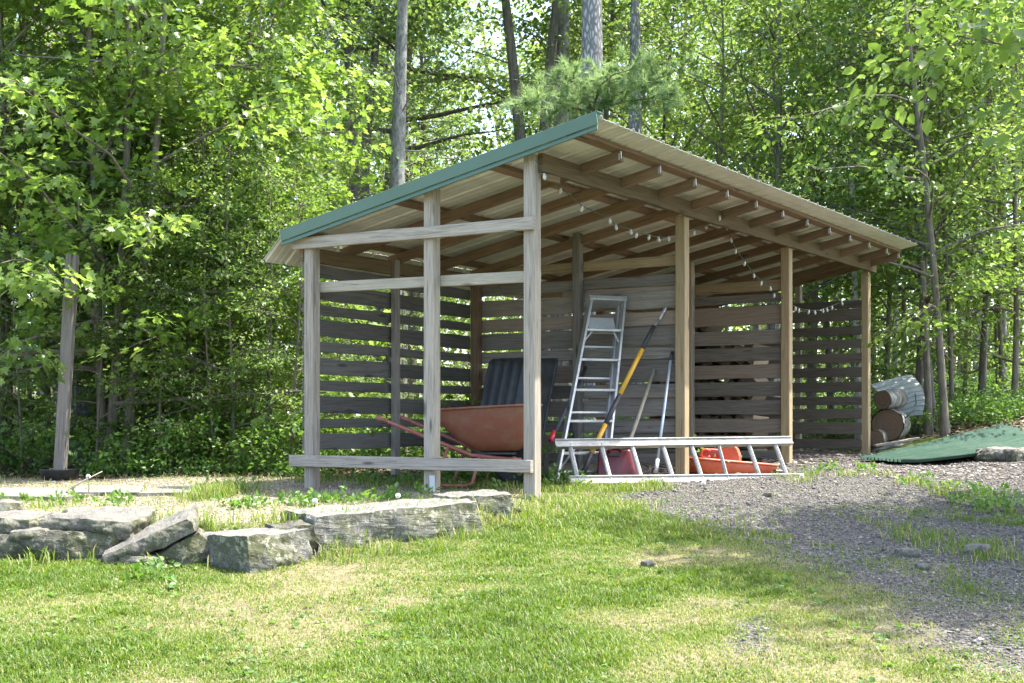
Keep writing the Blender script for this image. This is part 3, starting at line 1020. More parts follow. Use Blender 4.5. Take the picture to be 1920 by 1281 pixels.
# ------------------------------------------------------------------ ladder lying on its edge across the front
x0, y0 = (1062 - CX) / F * 9.95, 9.95
LB0 = at(1066, 902, 9.95); LB1 = at(1507, 897, 10.9)
LT0 = at(1040, 833, 10.06); LT1 = at(1483, 827, 11.0)
el = empty("straight_ladder", (LB0.x, LB0.y, gz(LB0.x, LB0.y)), 0, "weathered aluminium ladder lying on its edge across the front of the shed", "ladder")
ldir = (LB1 - LB0).normalized()
lup = (LT0 - LB0); lup = (lup - ldir * lup.dot(ldir)).normalized()
for (p, q) in ((LB0, LB1), (LT0, LT1)):
    r = MB()
    r.beam(p, q, .032, .012, up=lup, ch=.002, tone=.5)
    r.beam(p + lup * .03, q + lup * .03, .055, .009, up=lup, ch=.002, tone=.5)
    r.beam(p - lup * .03, q - lup * .03, .055, .009, up=lup, ch=.002, tone=.5)
    r.beam(p + ldir.cross(lup) * .012, q + ldir.cross(lup) * .012, .006, .06, up=lup, ch=.001, tone=.5)
    wb(r, "rail", M['alu_worn'], el)
RT = [1067.6, 1126.5, 1183, 1240.7, 1294, 1345.6, 1401.5, 1451]
RB = [1084, 1144.7, 1203.6, 1262.5, 1317, 1363.7, 1425.6, 1477]
def onpx(p, q, px):
    k = (px - CX) / F
    d = q - p
    t = (k * p.y - p.x) / (d.x - k * d.y)
    return p + d * t
for i in range(8):
    a, b = onpx(LB0, LB1, RB[i]), onpx(LT0, LT1, RT[i])
    r = MB().beam(a, b, .036 if i != 5 else .026, .03, up=ldir.cross(lup), ch=.007, tone=.5)
    r.beam(a + ldir * 0 - ldir.cross(lup) * .017, b - ldir.cross(lup) * .017, .008, .006, up=ldir.cross(lup), ch=.001, tone=.5)
    r.beam(a + ldir.cross(lup) * .017, b + ldir.cross(lup) * .017, .008, .006, up=ldir.cross(lup), ch=.001, tone=.5)
    wb(r, "rung", M['alu_worn'], el)

# ------------------------------------------------------------------ wheelbarrow
WBX, WBY = -.20, 10.0
wz = gz(WBX, WBY)
wbr = empty("wheelbarrow", (WBX, WBY, wz), 0, "rusty red steel wheelbarrow parked inside the shed behind its open end rails", "wheelbarrow")
E = Vector((.966, -.259, 0)); S_ = Vector((.259, .966, 0))
O = Vector((WBX, WBY, AZ + .02))
def wp_(e, s, z): return O + E * e + S_ * s + Vector((0, 0, z))
def tray():
    n = 48
    levels = [(-.47, .45, .315, .60), (-.45, .445, .31, .585), (-.38, .43, .295, .50), (-.29, .405, .27, .42), (-.19, .37, .24, .345), (-.09, .33, .21, .288), (-.02, .28, .16, .266), (.08, .2, .06, .262)]
    V, Fc = [], []
    for sh in (0, 1):
        for k, (e0, e1, hw, z) in enumerate(levels):
            c, a = (e0 + e1) * .46, (e1 - e0) * .46
            for i in range(n):
                t = 2 * math.pi * i / n
                ct, s_t = math.cos(t), math.sin(t)
                ex = .45
                x = math.copysign(abs(ct) ** ex, ct) * (a - sh * .004)
                y = math.copysign(abs(s_t) ** ex, s_t) * (hw - sh * .004)
                zz = z + (.022 * (x / a) if k < 2 else 0) + sh * .004
                V.append(wp_(c + x, y * (1 - .12 * x / a), zz))
    L = len(levels)
    for sh in (0, 1):
        o = sh * L * n
        for k in range(L - 1):
            for i in range(n):
                j = (i + 1) % n
                q = (o + k * n + i, o + k * n + j, o + (k + 1) * n + j, o + (k + 1) * n + i)
                Fc.append(q if sh else q[::-1])
        f = tuple(o + (L - 1) * n + i for i in range(n))
        Fc.append(f if sh else f[::-1])
    for i in range(n):
        j = (i + 1) % n
        Fc.append((i, j, L * n + j, L * n + i))
    m = MB(); m.add(V, Fc, None, .5, True)
    rimp = [Vector(V[i]) for i in range(n)] + [Vector(V[0])]
    return m, rimp
tm_, rimp = tray()
tr_o = wb(tm_, "tray", M['rust_red'], wbr)
wb(MB().tube(rimp, .011, 6), "rim", M['rust_red'], wbr, tr_o)
for s in (-1, 1):
    h = MB().tube([wp_(-.80, s * .28, .525), wp_(-.72, s * .275, .495), wp_(-.4, s * .25, .37), wp_(-.06, s * .2, .235), wp_(.12, s * .13, .215), wp_(.30, s * .07, .2)], [.014, .015, .017, .017, .016, .015], 8)
    ho = wb(h, "handle", M['frame_red'], wbr)
    wb(MB().tube([wp_(-.81, s * .2805, .529), wp_(-.72, s * .2755, .496)], .017, 8), "grip", M['frame_red'], wbr, ho)
    wb(MB().tube([wp_(-.24, s * .23, .30), wp_(-.34, s * .235, .02), wp_(-.28, s * .235, 0), wp_(-.10, s * .22, 0), wp_(-.05, s * .21, .02), wp_(.0, s * .18, .24)], .014, 7), "leg", M['frame_red'], wbr)
tyre = MB()
wc = wp_(.23, 0, .195)
R_ = Matrix((E, Vector((0, 0, 1)), S_)).transposed()      # wheel plane = E,Z ; axis = S
tyre.lathe([(.10, -.03), (.145, -.045), (.182, -.034), (.194, 0), (.182, .034), (.145, .045), (.10, .03)], 28, wc, M=R_)
wh = wb(tyre, "wheel", M['rubber'], wbr)
rimm = MB().lathe([(0, -.03), (.03, -.035), (.035, -.01), (.10, -.02), (.11, -.032), (.11, .032), (.10, .02), (.035, .01), (.03, .035), (0, .03)], 24, wc, M=R_)
wb(rimm, "rim", M['zinc'], wbr, wh)
wb(MB().tube([wc - S_ * .085, wc + S_ * .085], .011, 8), "axle", M['steel'], wbr)
wb(MB().beam(wp_(-.05, 0, .25), wp_(.26, 0, .25), .3, .02), "tray_support", M['black_plastic'], wbr)

# ------------------------------------------------------------------ black ribbed tub standing on end
tb = empty("plastic_tub", tuple(loc2w(1.75, 1.39, gl(1.75, 1.39))), 0, "black ribbed plastic tub stood on end behind the wheelbarrow", "tub")
def tub():
    NA, NB = 46, 40
    V, Fc = [], []
    hgt, wid, dep = 1.10, .56, .33
    z0 = gl(1.75, 1.39)
    lean = math.atan2(.36, 1.05)
    for off in (0, .006):
        for j in range(NB + 1):
            b = j / NB
            g = min(1, max(0, min(b, 1 - b)) / .16); g = (1 - (1 - g) ** 2.6)
            for i in range(NA + 1):
                a = i / NA * 2 - 1
                f = min(1, (1 - abs(a)) / .24); f = 1 - (1 - f) ** 2.4
                c = dep * f * g
                if f > .9 and g > .5:
                    c += .014 * (1 if math.sin(a * 17) > .35 else 0) * min(1, (g - .5) * 4)
                c -= off
                vv = 1.39 + a * wid / 2 * (1 - .1 * f)
                hh = b * hgt
                u = 1.78 + hh * math.sin(lean) - c * math.cos(lean)
                z = z0 + hh * math.cos(lean) + c * math.sin(lean)
                V.append(loc2w(u, vv, z))
    w_ = NA + 1; o = (NB + 1) * w_
    for j in range(NB):
        for i in range(NA):
            q = (j * w_ + i, j * w_ + i + 1, (j + 1) * w_ + i + 1, (j + 1) * w_ + i)
            Fc.append(q); Fc.append(tuple(o + k for k in q[::-1]))
    m = MB(); m.add(V, Fc, None, .5, True)
    ring = [V[i] for i in range(NA + 1)] + [V[j * w_ + NA] for j in range(1, NB + 1)] + [V[NB * w_ + i] for i in range(NA - 1, -1, -1)] + [V[j * w_] for j in range(NB - 1, -1, -1)]
    return m, ring
m_, ring = tub()
wb(m_, "shell", M['black_plastic'], tb)
wb(MB().tube(ring, .016, 6), "rim", M['black_plastic'], tb)

# ------------------------------------------------------------------ long tools leaning on the partition
def lerp_px(P, d0, d1, y0, y1):
    return [at(px, py, d0 + (d1 - d0) * (py - y0) / (y1 - y0)) for px, py in P]
yt = empty("digging_tool", tuple(at(1096, 886, 10.35)), 0, "yellow and black handled digging tool with steel head leaning beside the stepladder", "tool")
P = [(1094, 884), (1108, 850), (1140, 795), (1160, 742), (1205, 655), (1224, 615), (1236, 598), (1255, 560)]
P = [(1094, 886), (1109, 850), (1135, 796), (1162, 740), (1204, 655), (1226, 612), (1237, 600), (1250, 572)]
Q = lerp_px(P, 10.35, 11.15, 886, 572)
for k, (mat, nm, r) in enumerate((('black_grip', 'grip', .021), ('yellow', 'shaft', .020), ('black_grip', 'grip', .021), ('yellow', 'shaft', .020), ('black_grip', 'grip', .020), ('steel', 'ferrule', .012), ('zinc', 'ferrule', .012))):
    wb(MB().tube([Q[k], Q[k + 1]], r, 10), nm, M[mat], yt)
hk = [Q[-1], Q[-1] + Vector((.03, 0, .05)), Q[-1] + Vector((.09, 0, .06)), Q[-1] + Vector((.12, 0, .02)), Q[-1] + Vector((.06, 0, .0))]
wb(MB().tube(hk, .01, 6), "hook", M['steel'], yt)

sv = empty("shovel", tuple(at(1016, 900, 10.1)), 0, "black handled shovel with a red collar leaning left of the stepladder", "shovel")
Q = lerp_px([(1037, 818), (1083, 722), (1098, 690)], 10.3, 11.1, 818, 690)
wb(MB().tube(Q, .017, 8), "shaft", M['black_grip'], sv)
Q2 = lerp_px([(1033, 826), (1039, 810)], 10.25, 10.35, 826, 810)
wb(MB().tube(Q2, .021, 10), "collar", M['red_collar'], sv)
bl = MB()
pts = [at(1033, 826, 10.25), at(1025, 845, 10.2), at(1019, 868, 10.17), at(1018, 890, 10.13), at(1024, 908, 10.1)]
V, Fc = [], []
for off in (0, .004):
    for k, p in enumerate(pts):
        wd = [.018, .05, .11, .11, .06][k]
        for i in range(5):
            a = (i / 4 * 2 - 1)
            V.append(p + Vector((off + .035 * a * a * (wd / .11), a * wd, 0)))
for k in range(4):
    for i in range(4):
        q = (k * 5 + i, k * 5 + i + 1, (k + 1) * 5 + i + 1, (k + 1) * 5 + i)
        Fc.append(q); Fc.append(tuple(25 + x for x in q[::-1]))
bl.add(V, Fc, None, .5, True)
wb(bl, "blade", M['steel'], sv)

Q = lerp_px([(1165, 872), (1226, 694)], 10.5, 11.15, 872, 694)
stk = MB().tube([Q[0], Q[0].lerp(Q[1], .5) + Vector((.006, 0, 0)), Q[1]], [.016, .0155, .015], 9)
so_ = empty("wooden_handle", tuple(Q[0]), 0, "bare wooden tool handle leaning between the yellow tool and the blue pole", "tool handle")
wb(stk, "shaft", M['stick'], so_)
wb(MB().tube([Q[1], Q[1] + (Q[1] - Q[0]).normalized() * .012], [.014, .009], 9), "tip", M['stick'], so_)

bp = empty("painted_pole", tuple(at(1228, 887, 10.5)), 0, "thin pale blue metal pole leaning by the front post", "pole")
Q = lerp_px([(1229, 886), (1233, 862), (1257, 676), (1261, 660)], 10.55, 11.05, 886, 660)
wb(MB().tube([Q[0], Q[1]], .017, 9), "foot", M['zinc'], bp)
wb(MB().tube([Q[1], Q[2]], .0125, 9), "shaft", M['pole_blue'], bp)
wb(MB().tube([Q[2], Q[3]], .0155, 9), "tip", M['black_grip'], bp)

# ------------------------------------------------------------------ maroon can and orange sled
def soft_box(name, corners, mat, root, bev=.02, parent=None):
    me = bpy.data.meshes.new(name)
    bm = bmesh.new()
    vs = [bm.verts.new(Vector(c) - root.location) for c in corners]
    for f in ((0, 3, 2, 1), (4, 5, 6, 7), (0, 1, 5, 4), (1, 2, 6, 5), (2, 3, 7, 6), (3, 0, 4, 7)):
        bm.faces.new([vs[i] for i in f])
    bmesh.ops.recalc_face_normals(bm, faces=bm.faces)
    bmesh.ops.bevel(bm, geom=list(bm.edges), offset=bev, segments=3, profile=.5, affect='EDGES')
    bm.to_mesh(me); bm.free()
    me.polygons.foreach_set("use_smooth", [True] * len(me.polygons))
    return link(name, me, mat, parent or root)
dd = 10.4
mc = empty("fuel_can", tuple(at(1152, 900, dd)), 0, "dark red plastic can with a moulded grip behind the lying ladder", "can")
bk_ = Vector((.06, .19, 0))
c4 = [at(1117, 902, dd), at(1193, 902, dd), at(1193, 902, dd) + bk_, at(1117, 902, dd) + bk_,
      at(1121, 845, dd + .05), at(1182, 842, dd + .05), at(1182, 842, dd + .05) + bk_ * .85, at(1121, 845, dd + .05) + bk_ * .85]
body = soft_box("body", c4, M['maroon'], mc, .022)
g = MB().tube([at(1142, 846, dd + .02), at(1145, 841.5, dd + .07), at(1160, 840, dd + .08), at(1164, 845, dd + .04)], .014, 8)
wb(g, "grip", M['maroon'], mc)
wb(MB().beam(at(1141, 853, dd + .025), at(1162, 852.5, dd + .025), .02, .026, ch=.004), "grip_slot_shade", M['black_plastic'], mc)  # solid black bar standing in for the shade inside the grip slot
wb(MB().tube([at(1176, 843, dd + .12), at(1178, 838, dd + .13)], .024, 12), "cap", M['black_plastic'], mc)

dd = 11.2
so2 = empty("plastic_sled", tuple(at(1390, 892, dd)), 0, "orange red plastic sled with an upright panel lying behind the ladder", "sled")
def sled():
    N_, K = 40, 5
    V, Fc = [], []
    ax = (at(1468, 889, dd + .25) - at(1312, 889, dd)); L = ax.length; ax.normalize()
    cr = Vector((-ax.y, ax.x, 0))
    base = at(1312, 892, dd) + Vector((0, 0, .012))
    levels = [(1.0, 0), (1.0, .92), (.93, .12), (.86, .0), (.5, 0.0)]
    for sh in (0, 1):
        for k, (sc, hz) in enumerate(((1.0, 1.0), (.985, .6), (.955, .12), (.90, 0), (.3, 0))):
            for i in range(N_):
                t = 2 * math.pi * i / N_
                ct, st_ = math.cos(t), math.sin(t)
                x = math.copysign(abs(ct) ** .35, ct) * L / 2 * (sc - sh * .012)
                y = math.copysign(abs(st_) ** .5, st_) * .2 * (sc - sh * .03)
                H = .135 - .06 * (x / (L / 2) + 1) / 2
                V.append(base + ax * (L / 2 + x) + cr * (.2 + y) + Vector((0, 0, hz * H + sh * .006)))
    n = N_; Ls = 5
    for sh in (0, 1):
        o = sh * Ls * n
        for k in range(Ls - 1):
            for i in range(n):
                j = (i + 1) % n
                q = (o + k * n + i, o + k * n + j, o + (k + 1) * n + j, o + (k + 1) * n + i)
                Fc.append(q if sh else q[::-1])
        f = tuple(o + (Ls - 1) * n + i for i in range(n)); Fc.append(f if sh else f[::-1])
    for i in range(n):
        j = (i + 1) % n
        Fc.append((i, j, Ls * n + j, Ls * n + i))
    m = MB(); m.add(V, Fc, None, .5, True)
    return m, [Vector(V[i]) for i in range(n)] + [Vector(V[0])]
m_, rr_ = sled()
so_body = wb(m_, "body", M['orange'], so2)
wb(MB().tube(rr_, .012, 6), "rim", M['orange'], so2, so_body)
pn = MB()
outl = [(1355, 868), (1352, 848), (1356, 838), (1364, 834), (1374, 835), (1381, 842), (1386, 856), (1385, 869)]
f0 = [at(px, py, dd + .16) for px, py in outl]; f1 = [p + Vector((.03, .05, 0)) for p in f0]
n_ = len(outl)
pn.add(f0 + f1, [tuple(range(n_))] + [tuple(range(2 * n_ - 1, n_ - 1, -1))] + [(i, n_ + i, n_ + (i + 1) % n_, (i + 1) % n_) for i in range(n_)], None, .5)
wb(pn, "upright_panel", M['orange'], so2)
bx = [at(1314, 872, dd + .2), at(1352, 872, dd + .2), at(1352, 872, dd + .36), at(1314, 872, dd + .36), at(1314, 840, dd + .2), at(1349, 842, dd + .2), at(1349, 842, dd + .36), at(1314, 840, dd + .36)]
soft_box("housing", bx, M['orange_dark'], so2, .015)
cpts = [at(1324 + 9 * math.cos(a), 851 - 8 * math.sin(a), dd + .17) for a in np.linspace(.6, 5.7, 14)]
wb(MB().tube(cpts, .012, 7), "grip", M['orange'], so2)
wb(MB().beam(at(1453, 886, dd + .2), at(1466, 887, dd + .22), .05, .05, ch=.008), "end_cap", M['black_plastic'], so2)

# ------------------------------------------------------------------ firewood behind the second partition
fw = []
for q in range(5):
    m = MB()
    n = random.choice([3, 4, 5])
    ang = sorted(random.uniform(0, .5) + 2 * math.pi * k / n for k in range(n))
    rad = [random.uniform(.052, .078) for _ in range(n)]
    prof_ = [(r * math.cos(a), r * math.sin(a)) for r, a in zip(rad, ang)]
    V = [(-.21, y, z) for y, z in prof_] + [(.21, y * .95, z * 1.03) for y, z in prof_]
    F_ = [tuple(range(n - 1, -1, -1)), tuple(range(n, 2 * n))] + [(i, (i + 1) % n, n + (i + 1) % n, n + i) for i in range(n)]
    uvs = [[(V[i][1] + 7, V[i][2] * 3) for i in f] for f in F_[:2]] + [[(V[i][0], V[i][1] + V[i][2]) for i in f] for f in F_[2:]]
    m.add(V, F_, uvs, random.random())
    me = m.mesh("split_log"); me.materials.append(M['split_wood']); fw.append(me)
for i in range(10):
    for j in range(12):
        v = .45 + i * .128 + random.uniform(-.02, .02)
        z = gl(5.1, v) + .07 + j * .125
        if j > 11 - max(0, 2 - i * .6): continue
        o = bpy.data.objects.new("split_log", fw[(i * 7 + j * 3) % 5]); col.objects.link(o)
        o.location = loc2w(5.13 + random.uniform(-.03, .03), v, z)
        o.rotation_euler = (random.uniform(0, 6.28), random.uniform(-.05, .05), SHED_RZ + random.uniform(-.08, .08))
        tag(o, "pale split firewood log stacked behind the second slatted partition, glimpsed through its gaps", "firewood", "split logs stacked in the end bay")

# ------------------------------------------------------------------ log rounds, sheet, wire, board at the right end of the shed
def log(name, c, axis_v, r, L, label, seed):
    rr = random.Random(seed)
    root = empty(name, tuple(c), 0, label, "log")
    q = Vector(axis_v).to_track_quat('Z', 'Y').to_matrix()
    n, V, Fc = 28, [], []
    rs = [r * (1 + .07 * mnoise.noise(Vector((math.cos(2 * math.pi * i / n) * 1.6, math.sin(2 * math.pi * i / n) * 1.6, seed)))) for i in range(n)]
    rows = 10
    for k in range(rows + 1):
        for i in range(n):
            t = 2 * math.pi * i / n
            e = 1 + .07 * mnoise.noise(Vector((t * 3, k * .9, seed * 3)))
            V.append(q @ Vector((rs[i] * e * math.cos(t), rs[i] * e * math.sin(t), L * k / rows)))
    for k in range(rows):
        for i in range(n):
            j = (i + 1) % n
            Fc.append((k * n + i, k * n + j, (k + 1) * n + j, (k + 1) * n + i))
    m = MB(); m.add(V, Fc, None, .5, True)
    m.build("bark", M['log_bark'], root)
    for z, nm in ((-.004, "cut_face"), (L + .004, "cut_face")):
        m = MB()
        V = [q @ Vector((0, 0, z))] + [q @ Vector((rs[i] * .94 * f * math.cos(2 * math.pi * i / n), rs[i] * .94 * f * math.sin(2 * math.pi * i / n), z)) for f in (.35, .7, 1) for i in range(n)]
        V += [q @ Vector((rs[i] * .94 * math.cos(2 * math.pi * i / n), rs[i] * .94 * math.sin(2 * math.pi * i / n), L / 2)) for i in range(n)]
        F_ = [(0, 1 + i, 1 + (i + 1) % n) for i in range(n)]
        for g_ in range(3):
            a, b = 1 + g_ * n, 1 + (g_ + 1) * n
            F_ += [(a + i, b + i, b + (i + 1) % n, a + (i + 1) % n) for i in range(n)]
        if z > 0: F_ = [f[::-1] for f in F_]
        loc = [(0, 0)] + [(math.hypot(1, 0) * f * r * 1.0, 2 * math.pi * i / n * .12) for f in (.35, .7, 1) for i in range(n)] + [(r * 1.1, 0)] * n
        uvs = [[(loc[i][1], loc[i][0] * 1.8) for i in f] for f in F_]
        m.add(V, F_, uvs, rr.random())
        m.build(nm, M['log_end'], root)
    return root
log("log_round", at(1664, 797, 15.35), (.42, .9, .02), .195, .55, "large sawn log round lying at the right end of the shed", 3)
log("log_round", at(1655, 750, 15.3), (.62, .78, .06), .115, .5, "smaller bark-covered log with brown cut end on top of the large round", 8)
log("log_round", at(1641, 822, 15.25), (.5, .86, 0), .105, .3, "pale short log at the foot of the large round by the post", 12)
p_ = at(1655, 838, 15.2)
log("log_round", (p_.x - .1, p_.y + .25, p_.z - .05), (1, .3, 0), .09, .7, "thin log lying half buried under the log rounds", 15)

def sheet(name, corners, nu, nv, ribs, amp, bulge, mat, label, cat, along='s', grnd=False, curve=None):
    """bilinear sheet between TL,TR,BR,BL with ribs running along s"""
    TL, TR, BR, BL = [Vector(c) for c in corners]
    root_loc = (TL + TR + BR + BL) / 4
    nrm = (TR - TL).cross(BL - TL).normalized()
    V, Fc = [], []
    for off in (0, .004):
        for j in range(nv + 1):
            t = j / nv
            for i in range(nu + 1):
                s = i / nu
                p = TL.lerp(TR, s).lerp(BL.lerp(BR, s), t)
                ph = (t * ribs) % 1.0
                rib = amp * (1 if ph < .22 else 0)
                h = rib + bulge * math.sin(math.pi * t) * (.6 + .4 * s) - off
                if grnd:
                    p.z = max(p.z, gz(p.x, p.y) + .015) + rib + 0.018 * mnoise.noise(Vector((p.x * 1.1, p.y * 1.1, 2))) + .02 - off
                else:
                    p = p + nrm * (-h if nrm.z < 0 else h)
                if curve: p = p + curve(s, t)
                V.append(p - root_loc)
    w_ = nu + 1; o = (nv + 1) * w_
    for j in range(nv):
        for i in range(nu):
            q = (j * w_ + i, j * w_ + i + 1, (j + 1) * w_ + i + 1, (j + 1) * w_ + i)
            Fc.append(q); Fc.append(tuple(o + x for x in q[::-1]))
    ed = [i for i in range(w_)] + [j * w_ + nu for j in range(1, nv + 1)] + [nv * w_ + i for i in range(nu - 1, -1, -1)] + [j * w_ for j in range(nv - 1, 0, -1)]
    for k in range(len(ed)):
        a, b = ed[k], ed[(k + 1) % len(ed)]
        Fc.append((a, o + a, o + b, b))
    m = MB(); m.add(V, Fc, None, .5, False)
    return tag(m.build(name, mat, None, tuple(root_loc)), label, cat)
sheet("metal_sheet", (at(1632, 722, 15.9), at(1709, 700, 16.0), at(1728, 775, 15.55), at(1672, 792, 15.75)), 14, 60, 9, .012, .10, M['grey_sheet'],
      "grey ribbed metal sheet draped over the log pile beside the shed", "metal sheet", curve=lambda s, t: Vector((.05 * math.sin(3 * t), 0, -.10 * max(0, s - .7) ** 1.3)))
hA, hB, hC, hD = [Vector((*hit(*p), 0)) for p in ((1612, 866), (1690, 874), (1990, 842), (1880, 803))]
for h in (hA, hB, hC, hD): h.z = gz(h.x, h.y)
sheet("green_panel", (hA, hD, hC, hB), 40, 90, 11, .026, 0, M['green_sheet'], "long ribbed green metal roofing panel lying on the ground right of the shed", "roofing panel", grnd=True)
cbl = MB().tube([at(1716, 738, 15.5), at(1718, 755, 15.45), at(1713, 768, 15.4), at(1704, 778, 15.4), at(1697, 784, 15.4)], .008, 6)
cr_ = empty("cable", tuple(at(1705, 765, 15.4)), 0, "thin dark cable end hanging off the grey metal sheet", "cable")
wb(cbl, "strand", M['wire'], cr_)
p0, p1 = at(1640, 836, 15.0), at(1722, 822, 15.0)
bo = MB().beam(p0 + Vector((0, 0, .0)), p1, .12, .025, segs=4, wob=.004)
br_ = empty("loose_board", tuple((p0 + p1) / 2), 0, "grey loose board lying at the foot of the log pile", "board")
wb(bo, "plank", M['grey_wood'], br_)

# ------------------------------------------------------------------ stones
def stone(name, c, dims, rz, label, mat='fieldstone', rough=.12, tilt=(0, 0), round_=.35, seed=0, group=None, cat="stone", flat_top=False):
    n = 20
    bm = bmesh.new()
    bmesh.ops.create_cube(bm, size=2)
    bmesh.ops.subdivide_edges(bm, edges=bm.edges[:], cuts=n, use_grid_fill=True)
    for v in bm.verts:
        p = v.co.copy()
        r = p.normalized() * 1.25
        q = p.lerp(r, round_)
        s = Vector((seed * 3.1, seed * 1.7, seed))
        k = mnoise.fractal(Vector((q.x * dims[0], q.y * dims[1], q.z * dims[2])) * 3.2 + s, 1.0, 2.0, 3)
        q = q * (1 + rough * k * .8)
        # a chipped, facetted edge
        q.x += rough * .7 * mnoise.noise(Vector((q.y * 1.3, q.z * .5, seed * 2.3)))
        q.y += rough * .7 * mnoise.noise(Vector((q.x * 1.3, q.z * .5, seed * 5.3)))
        w_ = Vector((q.x * dims[0] / 2, q.y * dims[1] / 2, q.z * dims[2] / 2))
        nn = Vector((q.x ** 3 / dims[0], q.y ** 3 / dims[1], q.z ** 3 / dims[2])).normalized()
        sz = min(1, max(dims) / .3)
        v.co = w_ + nn * sz * (.011 * mnoise.noise(w_ * 9 + s) + .006 * mnoise.noise(w_ * 22 + s) + .004 * mnoise.noise(w_ * 50 + s))
    me = bpy.data.meshes.new(name)
    bm.to_mesh(me); bm.free()
    o = link(name, me, M[mat], None, tuple(c))
    o.rotation_euler = (tilt[0], tilt[1], rz)
    return tag(o, label, cat, group or "stones of the low retaining wall")
def stp(px, py, d): return at(px, py, d)
G_ = "stones of the low retaining wall"
stone("wall_stone", at(463, 1034, 6.85), (.55, .44, .22), math.radians(-38), "squared granite block with its corner towards the lawn, mid-wall", 'granite', .085, (.03, -.03), .14, 1)
stone("wall_stone", at(718, 984, 7.5), (1.16, .44, .225), math.radians(41), "long low granite slab with lichen-blotched face, the longest in the wall", 'granite', .085, (.02, -.03), .13, 2)
stone("wall_stone", at(885, 957, 8.12), (.44, .36, .215), math.radians(22), "short squared block ending the wall nearest the shed post", 'granite', .09, (0, -.03), .16, 3)
stone("wall_stone", at(287, 1008, 6.78), (.48, .34, .085), math.radians(8), "slanting slab propped with its right end raised", 'fieldstone', .16, (.12, -.42), .22, 4)
stone("wall_stone", at(196, 978, 6.95), (.48, .40, .10), math.radians(-4), "large pale flat-topped fieldstone capping the wall", 'fieldstone', .16, (.10, .05), .3, 5)
stone("wall_stone", at(112, 980, 7.0), (.20, .3, .08), .2, "small flat grey capstone left of the large pale one", 'fieldstone', .16, (.05, 0), .35, 6)
stone("wall_stone", at(36, 981, 6.95), (.30, .35, .11), -.1, "rounded grey capstone at the left edge of the picture", 'fieldstone', .16, (.05, .04), .35, 7)
stone("wall_stone", at(5, 958, 7.3), (.22, .3, .10), .3, "half-hidden grey stone behind the capstones at the far left", 'fieldstone', .14, (0, 0), .35, 8)
stone("wall_stone", at(62, 1000, 6.80), (.19, .2, .055), .05, "thin wedge stone lying under the small capstones", 'fieldstone', .15, (.05, -.06), .4, 9)
stone("wall_stone", at(150, 1026, 6.90), (.52, .4, .19), 0, "wide dark mossy stone under the large pale capstone", 'darkstone', .2, (0, 0), .3, 10)
stone("wall_stone", at(25, 1023, 6.92), (.30, .4, .15), .1, "dark low stone at the left edge under the wedge", 'darkstone', .2, (0, 0), .3, 11)
stone("wall_stone", at(276, 1051, 6.68), (.22, .22, .07), -.2, "small flat stone under the slanting slab", 'fieldstone', .15, (0, .1), .35, 12)
stone("wall_stone", at(338, 1035, 6.78), (.30, .26, .14), .3, "leaning wedge stone between the slanting slab and the granite block", 'darkstone', .16, (.1, -.55), .25, 13)
stone("wall_stone", at(224, 1060, 6.65), (.10, .12, .06), .3, "fist-sized dark stone on the grass under the slanting slab", 'darkstone', .15, (0, 0), .45, 14)
stone("wall_stone", at(545, 1015, 7.05), (.26, .3, .2), .4, "rounded dark stone wedged between the granite block and the long slab", 'darkstone', .15, (0, 0), .3, 15)
x, y = hit(1905, 858)
stone("flat_rock", (x, y, gz(x, y) + .02), (.55, .6, .14), .3, "flat pale rock beside the green metal panel", 'granite', .15, (0, 0), .35, 21, group="loose rocks", cat="rock")
for k, (px, py, s, lb) in enumerate(((968, 962, .06, "small pale rock at the wall's end near the corner post"), (1443, 932, .09, "dark fist-sized rock on the gravel before the ladder"), (1800, 931, .14, "flat white rock at the sunlit edge of the gravel"), (1700, 1042, .13, "flat pale rock in the shaded gravel"), (1832, 1036, .15, "flat pale rock in the shaded grass at the right"), (1730, 1068, .07, "small pale rock in the shaded grass"), (1215, 1062, .06, "small pale rock in the sunlit lawn"))):
    x, y = hit(px, py)
    stone("loose_rock", (x, y, gz(x, y) + .012), (s, s * .8, s * .45), k, lb, 'fieldstone' if k != 1 else 'darkstone', .2, (0, 0), .4, 30 + k, group="loose rocks", cat="rock")
# paving slabs on the terrace
def slabp(pxs, label, seed):
    P = [Vector((*hit(*p), 0)) for p in pxs]
    for p in P: p.z = gz(p.x, p.y) + .022
    c = sum(P, Vector()) / len(P)
    n = len(P)
    ring = []
    for i in range(n):
        for t in np.linspace(0, 1, 6)[:-1]:
            q = P[i].lerp(P[(i + 1) % n], t)
            q = q + Vector((mnoise.noise(q * 5) * .04, mnoise.noise(q * 5 + Vector((9, 0, 0))) * .04, 0))
            q.z = c.z
            ring.append(q - c)
    m = MB(); k = len(ring)
    V = ring + [q + Vector((0, 0, -.06)) for q in ring]
    m.add(V, [tuple(range(k)), tuple(range(2 * k - 1, k - 1, -1))] + [((i + 1) % k, i, k + i, k + (i + 1) % k) for i in range(k)], None, .5)
    tag(m.build("paving_slab", M['slab'], None, tuple(c)), label, "paving slab", "paving slabs on the terrace")
slabp([(-60, 938), (120, 940), (205, 926), (60, 916), (-60, 922)], "large pale paving slab at the left end of the terrace", 1)
slabp([(125, 932), (262, 930), (270, 914), (150, 913)], "grey paving slab in the middle of the terrace path", 2)
slabp([(258, 932), (352, 931), (398, 917), (300, 914)], "dark shaded paving slab nearest the shed", 3)

